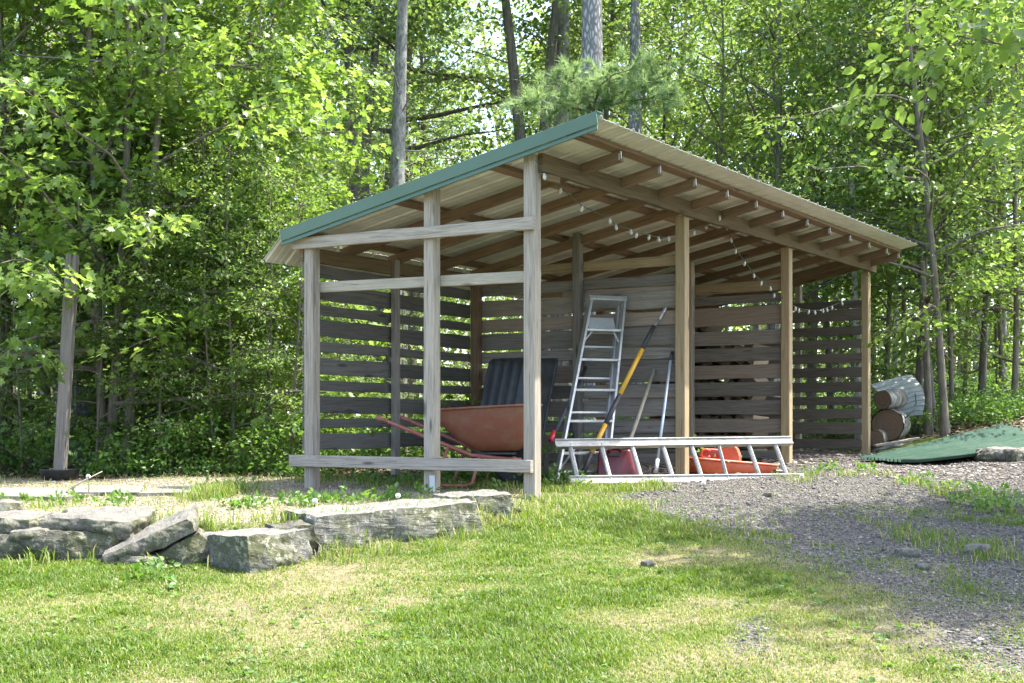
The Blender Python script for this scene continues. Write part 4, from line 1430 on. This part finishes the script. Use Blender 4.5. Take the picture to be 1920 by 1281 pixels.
# ------------------------------------------------------------------ planter post
x, y = hit(112, 900)
pp = empty("planter_post", (x, y, gz(x, y)), 0, "leaning grey wooden post standing in a black plastic pot", "post")
b0 = Vector((x, y, gz(x, y))); b1 = at(136, 478, y + .1)
wb(MB().beam(b0, b1, .10, .10, up=(0, 1, 0), ch=.008, segs=8, wob=.004), "pole", M['slats'], pp)
pot = MB().lathe([(0, .0), (.15, 0), (.175, .09), (.18, .10), (.172, .10), (.15, .03), (0, .03)], 26, b0 + Vector((0, 0, .0)))
wb(pot, "pot", M['pot'], pp)

# ------------------------------------------------------------------ trees
kind("maple", 'bark_maple', 'maple', seed=11, H=6.4, r0=.052, z0=.7, R=2.4, limbs=21, spl=7, lps=40, leaf=.078, spray_r=.33, tmpl=MAPLE,
     stems=((0, 0, .3, .2), (.12, .06, .9, -.3), (-.1, .1, -.5, .3)), up=.25, prof=lambda f: 1.15 - .62 * f)
kind("young_maple", 'bark_maple', 'maple', seed=21, H=5.4, r0=.032, z0=.6, R=1.7, limbs=24, spl=6, lps=34, leaf=.072, spray_r=.30, tmpl=MAPLE, up=.2, prof=lambda f: 1.1 - .65 * f)
kind("sapling_a", 'bark_maple', 'leaf', seed=31, H=6.6, r0=.042, z0=1.3, R=1.7, limbs=26, spl=6, lps=36, leaf=.070, spray_r=.33, tmpl=OVATE, up=.35, wig=.2)
kind("sapling_b", 'bark_dark', 'leaf', seed=32, H=7.4, r0=.05, z0=1.6, R=1.9, limbs=28, spl=6, lps=36, leaf=.066, spray_r=.36, tmpl=OVATE, up=.45, wig=.25, dead=3)
kind("sapling_c", 'bark_maple', 'leaf', seed=33, H=5.2, r0=.026, z0=.2, R=1.4, limbs=22, spl=6, lps=34, leaf=.062, spray_r=.30, tmpl=OVATE, up=.25, wig=.2, prof=lambda f: 1.1 - .65 * f)
kind("tall_a", 'bark_grey', 'leaf_far', seed=41, H=9.5, r0=.13, z0=4.6, R=2.8, limbs=24, spl=7, lps=34, leaf=.098, spray_r=.5, tmpl=OVATE, up=.3, dead=6)
kind("tall_b", 'bark_dark', 'leaf_far', seed=42, H=9, r0=.16, z0=4.2, R=3.0, limbs=24, spl=7, lps=34, leaf=.098, spray_r=.5, tmpl=OVATE, up=.3, wig=.5, dead=8)
kind("grey_trunk", 'bark_grey', 'leaf_far', seed=48, H=11, r0=.185, z0=7.4, R=2.4, limbs=14, spl=6, lps=32, leaf=.095, spray_r=.5, tmpl=OVATE, up=.3, wig=.25, dead=9)
kind("tall_thin", 'bark_grey', 'leaf_far', seed=43, H=9, r0=.075, z0=4.4, R=2.1, limbs=26, spl=7, lps=34, leaf=.09, spray_r=.45, tmpl=OVATE, up=.3, dead=5)
kind("tall_dark", 'bark_dark', 'leaf_far', seed=44, H=10, r0=.12, z0=6.2, R=2.3, limbs=26, spl=7, lps=34, leaf=.09, spray_r=.45, tmpl=OVATE, up=.35, wig=.4, dead=5, stems=((0, 0, -.5, 0), (.05, 0, .9, .3)))
kind("pine", 'bark_pine', 'needle', seed=45, H=13, r0=.25, z0=9.5, R=1.6, limbs=5, spl=6, lps=40, leaf=.16, spray_r=.4, tmpl=DIAMOND, up=.1, wig=.05, dead=9)
kind("birch", 'bark_birch', 'leaf', seed=46, H=9, r0=.045, z0=2.4, R=1.8, limbs=26, spl=6, lps=28, leaf=.075, spray_r=.36, tmpl=OVATE, up=.4, wig=.3)
kind("overhang", 'bark_maple', 'leaf', seed=47, H=7.2, r0=.10, z0=1.9, R=1.9, limbs=46, spl=9, lps=80, leaf=.08, spray_r=.42, tmpl=OVATE, up=.05, prof=lambda f: (1.22 if f < .14 else .95) - .25 * f)

def tpx(kindname, name, px, d, label, **kw):
    return plant_tree(kindname, name, (px - CX) / F * d, d, label, **kw)
def R_(a): return math.radians(a)

tpx("maple", "maple_tree", 205, 12.9, "many-stemmed maple with bright lobed leaves left of the shed", rz=R_(-10))
tpx("maple", "maple_tree", 20, 13.6, "maple at the left edge of the picture behind the planter post", rz=R_(120), sc=.95)
tpx("maple", "maple_tree", 395, 14.8, "leafy maple between the clump of maple stems and the shed's rear corner", rz=R_(200), sc=.9)
tpx("young_maple", "young_maple", 470, 13.4, "young maple whose leaves reach over the low eave of the shed", rz=R_(40), sc=.95)
tpx("young_maple", "young_maple", 330, 13.8, "young maple in front of the dark undergrowth left of the shed", rz=R_(160), sc=.72)
tpx("young_maple", "young_maple", 90, 14.4, "young maple in the shade behind the planter post", rz=R_(250), sc=1.0)
tpx("pine", "tall_tree", 152, 14.3, "thick blue-grey trunk half hidden by the left-hand maples", rz=R_(70), sc=.84)
tpx("tall_b", "tall_tree", 20, 17.0, "dark-barked tall tree at the far left of the wood", rz=R_(10), sc=.8)
tpx("grey_trunk", "tall_tree", 746, 15.4, "tall mottled grey trunk rising behind the green roof edge", rz=R_(215), sc=.75)
tpx("grey_trunk", "thin_tree", 627, 18.5, "straight thin grey trunk nearest the left maple's edge", rz=R_(20), sc=.6)
tpx("tall_dark", "forked_tree", 672, 19.8, "dark forked trunk between the thin grey and the mottled grey trunks", rz=R_(30))
tpx("tall_dark", "forked_tree", 1022, 20.6, "dark twisted trunk left of the large pine trunk", rz=R_(140), sc=1.15)
tpx("grey_trunk", "tall_tree", 1046, 21.0, "thick dark leaning trunk behind the pine branch", rz=R_(60), sc=1.15)
tpx("birch", "birch_tree", 1612, 17.2, "slender pale-barked birch behind the right end of the roof", rz=R_(60))
# right-hand thin trees
for px, d, k, lb, rz, sc, ln in (
    (1718, 16.4, "sapling_b", "slim tree just right of the grey metal sheet, left of a leaning pair", 20, 1.0, (0, 0)),
    (1742, 16.2, "sapling_a", "slim brown tree leaning right, first of the close pair past the log pile", 80, 1.05, (0, .05)),
    (1752, 16.6, "sapling_b", "darker slim tree of the close pair past the log pile", 130, .95, (0, .08)),
    (1772, 15.6, "sapling_a", "grey slim tree leaning right above the green panel", 200, 1.1, (0, .10)),
    (1784, 17.3, "sapling_c", "dark thin stem behind the leaning grey tree", 300, 1.2, (0, .02)),
    (1838, 18.2, "sapling_b", "upright dark thin tree standing behind the middle of the green panel", 10, 1.05, (0, 0)),
    (1660, 18.6, "sapling_a", "thin tree behind the shed's right rear corner", 260, 1.0, (0, 0)),
    (1900, 17.0, "sapling_a", "slim tree near the right edge of the wood", 150, 1.0, (0, -.03)),
    (1690, 20.0, "sapling_c", "low leafy tree filling the gap behind the log pile", 40, 1.3, (0, 0)),
    (1810, 20.5, "sapling_c", "low leafy tree far behind the green panel", 140, 1.35, (0, 0)),
    (1880, 19.2, "sapling_c", "bushy tree behind the green panel's far end", 240, 1.3, (0, 0)),
    (1940, 18.5, "sapling_c", "bushy tree at the right edge of the picture", 330, 1.3, (0, 0)),
    (1520, 20.5, "sapling_b", "tree with fine leaves behind the birch", 120, 1.1, (0, 0)),
    (1560, 19.5, "sapling_b", "thin tree above the right third of the roof", 220, 1.05, (0, 0)),
    (1330, 18.4, "sapling_a", "leafy thin tree above the middle of the roof", 320, 1.1, (0, 0)),
    (1440, 17.4, "sapling_b", "leafy tree directly behind the roof right of its middle", 75, 1.1, (0, 0)),
    (1250, 20.5, "sapling_b", "leafy tree just right of the two pine trunks", 175, 1.15, (0, 0)),
):
    tpx(k, "slender_tree", px, d, lb, rz=R_(rz), sc=sc, lean=ln, group="slender trees behind the shed")
# saplings close to the left end
for px, d, k, lb, rz, sc in (
    (40, 12.7, "sapling_c", "low bushy sapling at the wood's edge left of the planter post", 15, .5),
    (180, 12.5, "sapling_c", "low bushy sapling at the wood's edge just right of the planter post", 115, .5),
    (300, 12.6, "sapling_c", "low bushy sapling at the wood's edge right of the maple stems", 215, .55),
    (400, 12.5, "sapling_c", "low bushy sapling at the wood's edge beside the wispy sapling", 315, .5),
    (500, 12.7, "sapling_c", "low bushy sapling at the wood's edge nearest the low eave", 85, .6),
    (250, 13.3, "sapling_c", "leafy sapling in front of the maple stems", 70, .75),
    (360, 13.1, "sapling_c", "bushy young tree between the maple stems and the wispy sapling", 190, .8),
    (480, 14.2, "sapling_c", "sapling with pale upper leaves just left of the shed eave", 280, 1.0),
    (60, 14.0, "sapling_c", "leafy sapling in the shade at the far left", 330, .9),
    (160, 15.0, "young_maple", "young maple behind the planter post's top", 100, 1.05),
    (437, 12.6, "sapling_c", "wispy sapling with a thin pale stem left of the shed", 30, .62),
    (545, 12.4, "sapling_c", "low bushy sapling against the shed's left rear post", 140, .55),
    (640, 13.4, "sapling_c", "bushy sapling behind the slatted rear wall", 10, .5),
    (760, 14.2, "sapling_c", "bushy sapling behind the rear wall's middle post", 250, .5),
    (880, 15.4, "sapling_c", "bushy sapling behind the inner corner of the shed", 200, .55),
    (270, 15.8, "sapling_a", "slim tree in the gap right of the maple stems", 60, 1.0),
    (560, 17.2, "sapling_a", "slim tree rising behind the low end of the roof", 300, .9),
):
    tpx(k, "sapling", px, d, lb, rz=R_(rz), sc=sc, group="saplings on the left of the shed")
# the pine pair with its hanging branch
p1 = tpx("pine", "pine_tree", 1113, 17.4, "thicker pine trunk with a low feathery needle branch", rz=R_(0), sc=.92)
tpx("pine", "pine_tree", 1188, 18.4, "thinner pine trunk right of the thicker pine", rz=R_(130), sc=.68)
def needle_branch(root):
    r = np.random.default_rng(5)
    base = Vector(root.location)
    lines = [[(1113, 215), (1060, 195), (1010, 185), (975, 200)], [(1113, 200), (1180, 165), (1230, 150), (1275, 130)], [(1113, 210), (1090, 165), (1070, 150), (1040, 165)], [(1120, 205), (1170, 190), (1215, 185), (1240, 178)], [(1113, 205), (1125, 160), (1150, 140), (1195, 128)]]
    V, Fc = [], []; C, Dd = [], []
    for ln in lines:
        pts = [at(px, py, 16.9 - .25 * i) for i, (px, py) in enumerate(ln)]
        poly_tube(V, Fc, pts, [.022, .015, .009, .003], 5)
        for a, b in zip(pts[:-1], pts[1:]):
            for q in range(11):
                p = a.lerp(b, r.random()); d = (b - a).normalized()
                tip = p + Vector(r.normal(size=3)) * .17 + d * .12
                tip.z += .04
                poly_tube(V, Fc, [p, tip], [.004, .002], 3)
                for k in range(5):
                    C.append(tuple(p.lerp(tip, .35 + .65 * r.random()))); Dd.append(tuple((tip - p).normalized()))
    C = np.array(C); Dd = np.array(Dd)
    m = 26
    P = np.repeat(C, m, 0); Q = np.repeat(Dd, m, 0) * .7 + r.normal(size=(len(C) * m, 3)) * .55
    T = (np.array([[-.024, 0, 0], [.024, 0, 0], [0, 1, 0]]), [np.array([[0, 1, 2]])])
    me = leaf_mesh("needles", P - np.array(base), Q, r.normal(size=Q.shape), .10 + .06 * r.random(len(P)), np.clip(r.normal(.55, .2, len(P)), 0, 1), T)
    tm = np_mesh("needle_branch", np.array([tuple(p - base) for p in V]), [np.array(Fc)], smooth=True)
    s = root.scale[0]
    o = link("needle_branch", tm, M['bark_dark'], root); o.scale = (1 / s,) * 3
    n = link("needles", me, M['needle'], o)
needle_branch(p1)
# the shade tree at the right, mostly outside the picture
plant_tree("overhang", "shade_tree", 5.25, 7.5, "large leafy tree whose drooping branches enter at the right edge", rz=R_(35))

# the wood behind
r = np.random.default_rng(99)
slots = []
tries = 0
while len(slots) < 38 and tries < 4000:
    tries += 1
    d = r.uniform(17.5, 36); px = r.uniform(-150, 2080)
    if 860 < px < 985 and d > 20 and r.random() < .75: continue
    x = (px - CX) / F * d
    if 600 < px < 1260 and d < 22: continue
    if any(math.hypot(x - a, d - b) < 1.9 for a, b in slots): continue
    slots.append((x, d))
ks = ["tall_thin", "tall_a", "sapling_b", "tall_dark", "sapling_a", "tall_b", "tall_thin", "sapling_b"]
for i, (x, d) in enumerate(slots):
    k = ks[i % len(ks)]
    plant_tree(k, "forest_tree", x, d, "leafy tree deep in the dense wood behind the shed" if k.startswith("tall") else "thin young tree deep in the dense wood behind the shed",
               group="trees of the dense wood" if k.startswith("tall") else "young trees of the dense wood", rz=r.random() * 6.28, sc=.8 + .35 * r.random())

# far-off wood that reads as one mass
def far_wood():
    r = np.random.default_rng(4)
    n = 5600
    a = r.uniform(-.62, .62, n); d = r.uniform(37, 60, n)
    C = np.stack([np.sin(a) * d, np.cos(a) * d, r.uniform(0, 1, n) ** 1.15 * 14], 1)
    C = C[(fbm(a * 14, C[:, 2] * .35, 8) > .36)]
    gap = (np.abs(C[:, 0] / C[:, 1] + .022) < .025) & (C[:, 2] / C[:, 1] > .19)
    C = C[~gap]
    C[:, 2] += ground(C[:, 0], C[:, 1])
    nn = np.tile([[0, -.2, 1.0]], (len(C), 1)) + r.normal(size=(len(C), 3)) * .35
    oo = rand_unit(len(C), r); oo[:, 2] *= .3
    P, D, Nn, S, tone = sprays(C, nn, oo, r.uniform(.7, 1.4, len(C)), 34, .24, r, .5)
    me = leaf_mesh("woods", P, D, Nn, S, tone, DIAMOND)
    tag(link("woods", me, M['leaf_far']), kind="stuff")
    V, Fc = [], []
    for q in range(110):
        aa = r.uniform(-.6, .6); dd_ = r.uniform(36, 58)
        x, y = math.sin(aa) * dd_, math.cos(aa) * dd_
        z = gz(x, y); rr = r.uniform(.06, .2)
        poly_tube(V, Fc, [(x, y, z - .2), (x + r.normal() * .2, y, z + 7), (x + r.normal() * .5, y, z + 15)], [rr, rr * .7, rr * .3], 6)
    tag(link("woods_trunks", np_mesh("woods_trunks", np.array([tuple(p) for p in V]), [np.array(Fc)], smooth=True), M['bark_dark']), kind="stuff")
far_wood()

# ------------------------------------------------------------------ undergrowth, litter, grass, gravel
def scatter(n, xlo, xhi, ylo, yhi, r):
    return r.uniform(xlo, xhi, n), r.uniform(ylo, yhi, n)

def undergrowth():
    r = np.random.default_rng(12)
    x, y = scatter(26000, -10, 11, 10.8, 30, r)
    g_, t_, f_, fl_ = masks(x, y)
    keep = (f_ > r.random(len(x)) * .9 + .05) & (fl_ < .3) & (r.random(len(x)) < np.clip(1.4 - (y - 11) / 22, .25, 1)) & (fbm(x * 1.1, y * 1.1, 31) > .40)
    hx = (x / y > .3) & (y < 15.8)
    keep &= ~(hx & (r.random(len(x)) < .75))
    x, y = x[keep], y[keep]
    z = ground(x, y)
    h = np.abs(r.normal(.14, .10, len(x))) + .03 + .42 * np.clip(fbm(x * 1.7, y * 1.7, 36) - .42, 0, 1) * 2 * r.random(len(x))
    h *= np.where((x < -1) & (y < 14), 1.25, 1)
    C = np.stack([x, y, z + h], 1)
    nn = np.tile([[0, 0, 1.0]], (len(C), 1)) + r.normal(size=(len(C), 3)) * .35
    oo = rand_unit(len(C), r); oo[:, 2] = np.abs(oo[:, 2]) * .3
    P, D, Nn, S, tone = sprays(C, nn, oo, r.uniform(.08, .2, len(C)), 16, .05, r, .5, .2)
    me = leaf_mesh("undergrowth", P, D, Nn, S, tone, DIAMOND)
    tag(link("undergrowth", me, M['low_leaf']), kind="stuff")
undergrowth()

def weeds():
    r = np.random.default_rng(13)
    # broad-leaved weeds in drifts along the shed's sill, the terrace and the drive edge
    spots = []
    for (px0, py0, px1, py1, n, hh) in ((840, 900, 1000, 912, 150, .11), (600, 900, 830, 908, 40, .05), (1005, 905, 1110, 905, 50, .07), (20, 946, 250, 944, 16, .05), (390, 925, 450, 920, 14, .07), (1330, 880, 1345, 890, 9, .2), (1480, 890, 1640, 880, 12, .05), (1680, 905, 1900, 930, 12, .06), (420, 955, 820, 935, 45, .06), (1730, 800, 1900, 795, 90, .25), (150, 893, 560, 890, 150, .14), (560, 893, 585, 893, 20, .12), (270, 1078, 340, 1078, 8, .06), (1840, 965, 1900, 950, 22, .10)):
        for k in range(n):
            t = r.random()
            x, y = hit(px0 + (px1 - px0) * t, py0 + (py1 - py0) * t)
            spots.append((x + r.normal() * .08, y + r.normal() * .18, hh * (.5 + r.random())))
    s = np.array(spots)
    z = ground(s[:, 0], s[:, 1])
    C = np.stack([s[:, 0], s[:, 1], z + s[:, 2] * .6], 1)
    nn = np.tile([[0, 0, 1.0]], (len(C), 1)) + r.normal(size=(len(C), 3)) * .5
    oo = rand_unit(len(C), r); oo[:, 2] = np.abs(oo[:, 2])
    P, D, Nn, S, tone = sprays(C, nn, oo, s[:, 2] * .8, 16, .036, r, .6, -.2)
    tag(link("weeds", leaf_mesh("weeds", P, D, Nn, S, np.clip(tone + .1, 0, 1), OVATE), M['low_leaf']), kind="stuff")
weeds()

def blades(x, y, h, w, r, tone, name, lean=.6):
    n = len(x)
    z = ground(x, y)
    a = r.random(n) * 6.283
    dx, dy = np.cos(a), np.sin(a)
    l = h * lean * (.3 + r.random(n))
    px_, py_ = -dy * w / 2, dx * w / 2
    V = np.zeros((n, 5, 3))
    V[:, 0] = np.stack([x - px_, y - py_, z - .004], 1); V[:, 1] = np.stack([x + px_, y + py_, z - .004], 1)
    mx, my = x + dx * l * .35, y + dy * l * .35
    V[:, 2] = np.stack([mx + px_ * .8, my + py_ * .8, z + h * .6], 1); V[:, 3] = np.stack([mx - px_ * .8, my - py_ * .8, z + h * .6], 1)
    V[:, 4] = np.stack([x + dx * l, y + dy * l, z + h * (.95 - .25 * r.random(n))], 1)
    b = np.arange(n)[:, None] * 5
    return np_mesh(name, V.reshape(-1, 3), [b + np.array([[0, 1, 2, 3]]), b + np.array([[3, 2, 4]])], tone=np.repeat(tone, 5))

def lawn():
    r = np.random.default_rng(14)
    n = 520000
    y = 4.0 + 5.8 * r.random(n) ** .85
    x = r.uniform(-.44, .44, n) * y
    g_, t_, f_, fl_ = masks(x, y)
    dry = dryness(x, y)
    dens = (1 - g_ * .97) * (1 - t_ * .97) * np.clip(1.25 - 1.6 * np.clip(dry - .47, 0, 1) * 3.0, .08, 1)
    clump = fbm(x * 9, y * 9, 55, 2)
    dens = dens * np.clip(.35 + 1.5 * clump, 0, 1) * np.clip(1.35 - (y - 4) / 9, .5, 1)
    k = r.random(n) < dens
    x, y, dry, clump, t_ = x[k], y[k], dry[k], clump[k], t_[k]
    lush = sstep(.52, .36, dry)
    h = (.014 + .026 * lush * (.3 + clump)) * (.6 + .8 * r.random(len(x)))
    tone = np.clip(.36 + .75 * (dry - .46) + .35 * (fbm(x * 3, y * 3.5, 91, 3) - .5) + r.normal(0, .14, len(x)), 0, 1)
    straw = r.random(len(x)) < (.06 + .22 * sstep(.42, .6, dry))
    tone = np.where(straw, r.uniform(.72, 1, len(x)), tone)
    me = blades(x, y, h, .003 + .003 * r.random(len(x)), r, tone, "grass", .95)
    tag(link("grass", me, M['grass']), kind="stuff")
    # longer tufts by the wall, the shed sill and the drive edge
    xs, ys, hs = [], [], []
    for (px0, py0, px1, py1, n, hh) in ((20, 1052, 700, 1040, 900, .10), (600, 1035, 950, 985, 900, .10), (1010, 922, 1250, 914, 1700, .06), (380, 940, 440, 925, 900, .12), (1010, 945, 1200, 960, 1100, .07), (1080, 968, 1500, 1020, 1500, .045), (560, 905, 1000, 920, 1600, .07), (0, 950, 130, 948, 260, .06), (390, 928, 440, 920, 400, .09), (950, 980, 1080, 975, 700, .08), (1680, 1000, 1900, 1050, 900, .06), (1700, 905, 1900, 960, 500, .08), (1480, 905, 1640, 890, 300, .07)):
        tx = r.random(max(6, n // 22))
        for t in tx:
            x0, y0 = hit(px0 + (px1 - px0) * t, py0 + (py1 - py0) * t)
            x0 += r.normal() * .08; y0 += r.normal() * .2
            m = int(r.integers(8, 30))
            xs += list(x0 + r.normal(size=m) * .05); ys += list(y0 + r.normal(size=m) * .05); hs += list(hh * (.5 + .8 * r.random(m)))
    xs, ys, hs = np.array(xs), np.array(ys), np.array(hs)
    tone = np.clip(r.normal(.42, .15, len(xs)), 0, 1); tone = np.where(r.random(len(xs)) < .15, .9, tone)
    tag(link("grass_tufts", blades(xs, ys, hs, .006, r, tone, "grass_tufts", .8), M['grass']), kind="stuff")
lawn()

def lawn_weeds():
    r = np.random.default_rng(23)
    n = 1300
    y = 4.1 + 4.8 * r.random(n); x = r.uniform(-.43, .43, n) * y
    g_, t_, f_, fl_ = masks(x, y)
    k = (g_ < .6) & (t_ < .3) & (fbm(x * 1.4, y * 1.4, 87) > .46)
    x, y = x[k], y[k]
    C = np.stack([x, y, ground(x, y) + .012], 1)
    nn = np.tile([[0, 0, 1.0]], (len(C), 1)); oo = rand_unit(len(C), r); oo[:, 2] = .1
    P, D, Nn, S, tone = sprays(C, nn, oo, np.full(len(C), .012), 7, .022, r, .35, -.35)
    D[:, :2] += (P - np.repeat(C, 7, 0))[:, :2] * 60
    tag(link("lawn_weeds", leaf_mesh("lawn_weeds", P, D, Nn, S, np.clip(tone + .1, 0, 1), OVATE), M['low_leaf']), kind="stuff")
    n = 60000
    y = 4.0 + 5.4 * r.random(n) ** .85; x = r.uniform(-.44, .44, n) * y
    g_, t_, f_, fl_ = masks(x, y)
    d = dryness(x, y)
    k = (g_ < .7) & (t_ < .4) & (r.random(n) < .12 + .9 * sstep(.40, .58, d) * sstep(.35, .6, fbm(x * 4, y * 5, 66, 2)))
    x, y = x[k], y[k]
    tag(link("dead_grass", blades(x, y, .008 + .014 * r.random(len(x)), .003, r, r.uniform(.70, 1, len(x)), "dead_grass", 3.2), M['grass']), kind="stuff")
lawn_weeds()

def terrace_growth():
    r = np.random.default_rng(16)
    n = 15000
    x = r.uniform(-6.5, .4, n); y = r.uniform(6.7, 12.5, n)
    g_, t_, f_, fl_ = masks(x, y)
    k = (t_ > .3) & (f_ < .7) & (fbm(x * 2.5, y * 2.5, 61) > .47)
    x, y = x[k], y[k]
    tone = np.where(r.random(len(x)) < .62, r.uniform(.75, 1, len(x)), np.clip(r.normal(.45, .15, len(x)), 0, 1))
    tag(link("terrace_grass", blades(x, y, .02 + .05 * r.random(len(x)) ** 2, .005, r, tone, "terrace_grass", 1.0), M['grass']), kind="stuff")
terrace_growth()

OCT = np.array([[1, 0, 0], [-1, 0, 0], [0, 1, 0], [0, -1, 0], [0, 0, 1], [0, 0, -1.]])
OCF = np.array([[0, 2, 4], [2, 1, 4], [1, 3, 4], [3, 0, 4], [2, 0, 5], [1, 2, 5], [3, 1, 5], [0, 3, 5]])
def pebbles(x, y, s, tone, name, mat, r, flat=.6, long=1.0):
    n = len(x)
    z = ground(x, y) + s * flat * .25
    sc = s[:, None] * np.stack([r.uniform(.6, 1, n) * long, r.uniform(.5, 1, n), r.uniform(.6, 1, n) * flat], 1)
    T = OCT[None] * sc[:, None, :] + r.normal(size=(n, 6, 3)) * (s * .16)[:, None, None]
    a = r.random(n) * 6.283; c, s_ = np.cos(a)[:, None], np.sin(a)[:, None]
    V = np.stack([x[:, None] + T[:, :, 0] * c - T[:, :, 1] * s_, y[:, None] + T[:, :, 0] * s_ + T[:, :, 1] * c, z[:, None] + T[:, :, 2]], 2)
    f = (np.arange(n)[:, None, None] * 6 + OCF[None]).reshape(-1, 3)
    tag(link(name, np_mesh(name, V.reshape(-1, 3), [f], tone=np.repeat(tone, 6)), M[mat]), kind="stuff")
def gravel():
    r = np.random.default_rng(17)
    n = 150000
    y = r.uniform(4.4, 13, n); x = r.uniform(.2, 6.5, n)
    g_, t_, f_, fl_ = masks(x, y)
    k = (g_ > .25 + .5 * r.random(n)) & (x / y < .46) & (r.random(n) < np.clip(1.5 - (y - 4) / 10, .4, 1))
    x, y = x[k], y[k]
    pebbles(x, y, r.uniform(.0025, .012, len(x)) + .012 * (r.random(len(x)) < .02), np.clip(r.normal(.5, .22, len(x)), 0, 1), "gravel", 'gravel', r)
    # pale grit on the terrace
    n = 26000
    x = r.uniform(-6.5, .3, n); y = r.uniform(6.8, 12, n)
    g_, t_, f_, fl_ = masks(x, y)
    k = (t_ > .4) & (f_ < .6)
    x, y = x[k], y[k]
    pebbles(x, y, r.uniform(.004, .012, len(x)), np.clip(r.normal(.72, .2, len(x)), 0, 1), "terrace_grit", 'litter', r)
gravel()
def chips():
    r = np.random.default_rng(18)
    n = 9000
    x = r.uniform(3.0, 7.5, n); y = r.uniform(10.3, 17, n)
    k = (fbm(x * 1.5, y * 1.5, 71) > .40) & (x / y > .22) & (x / y < .43)
    x, y = x[k], y[k]
    loc_u = UX * (x - AX) + UY * (y - AY); loc_v = -UY * (x - AX) + UX * (y - AY)
    k = ~((loc_u < 7.1) & (loc_v > 0))
    x, y = x[k], y[k]
    pebbles(x, y, r.uniform(.006, .03, len(x)), np.clip(r.normal(.5, .28, len(x)), 0, 1), "wood_chips", 'chips', r, .3, 1.9)
    # scraps on the shed floor
    uu = r.uniform(2.6, 7.2, 1600); vv = r.uniform(-.35, 1.2, 1600)
    x = AX + UX * uu - UY * vv; y = AY + UY * uu + UX * vv
    pebbles(x, y, r.uniform(.012, .035, len(x)), np.clip(r.normal(.45, .25, len(x)), 0, 1), "floor_scraps", 'chips', r, .35, 1.8)
    # dead leaves in the wood and on the terrace
    n = 26000
    x = r.uniform(-9, 9, n); y = r.uniform(10.5, 24, n)
    g_, t_, f_, fl_ = masks(x, y)
    k = (f_ > .4)
    x, y = x[k], y[k]
    P = np.stack([x, y, ground(x, y) + .015], 1)
    D = rand_unit(len(x), r); D[:, 2] *= .25
    Nn = np.tile([[0, 0, 1.0]], (len(x), 1)) + r.normal(size=(len(x), 3)) * .35
    tag(link("leaf_litter", leaf_mesh("leaf_litter", P, D, Nn, r.uniform(.05, .09, len(x)), np.clip(r.normal(.5, .25, len(x)), 0, 1), DIAMOND), M['litter']), kind="stuff")
chips()

# dandelion seed heads
def dandelion(px, py_head, py_foot, label):
    x, y = hit(px, py_foot)
    root = empty("dandelion", (x, y, gz(x, y)), 0, label, "dandelion", "dandelions gone to seed")
    h = max(.05, (py_foot - py_head) / F * y)
    t = Vector((random.uniform(-.012, .012), random.uniform(-.01, .01), h))
    MB().tube([Vector((0, 0, -.01)), t * .5 + Vector((.004, 0, 0)), t], .0028, 5).build("stem", M['low_leaf'], root)
    r = np.random.default_rng(int(px))
    n = 80
    d = rand_unit(n, r)
    V, Fc = [], []
    rad = .017
    for k in range(n):
        q = Vector(d[k]); a = q.orthogonal().normalized(); b = q.cross(a)
        c = t + q * rad
        i = len(V)
        V += [t, c + a * .005, c - a * .0025 + b * .0045, c - a * .0025 - b * .0045]
        Fc += [(i + 1, i + 2, i + 3), (i, i + 1, i + 2)]
    m = MB(); m.add(V, Fc, None, .5)
    m.build("seed_head", M['seed'], root)
for px, a, b, lb in ((166, 894, 930, "dandelion seed head on a tall stalk before the planter pot"), (871, 958, 984, "dandelion seed head against the end of the stone wall"), (1243, 900, 915, "dandelion seed head against the middle of the lying ladder"), (1319, 907, 925, "dandelion seed head on the gravel before the ladder's right half"), (1493, 868, 884, "dandelion seed head by the post at the ladder's right end"), (588, 940, 954, "dandelion seed head on the terrace behind the long slab"), (745, 930, 946, "short dandelion seed head on the terrace near the shed"), (1503, 893, 908, "dandelion seed head at the foot of the ladder's right end")):
    dandelion(px, a, b, lb)
p0 = Vector((*hit(120, 925), 0)); p0.z = gz(p0.x, p0.y)
p1_ = at(192, 884, p0.y + .1)
sr = empty("dead_stalk", tuple(p0), 0, "pale dry stick leaning up from the terrace paving", "stick")
wb(MB().tube([p0, p0.lerp(p1_, .5) + Vector((0, 0, .01)), p1_], [.007, .006, .004], 6), "stalk", M['stick'], sr)
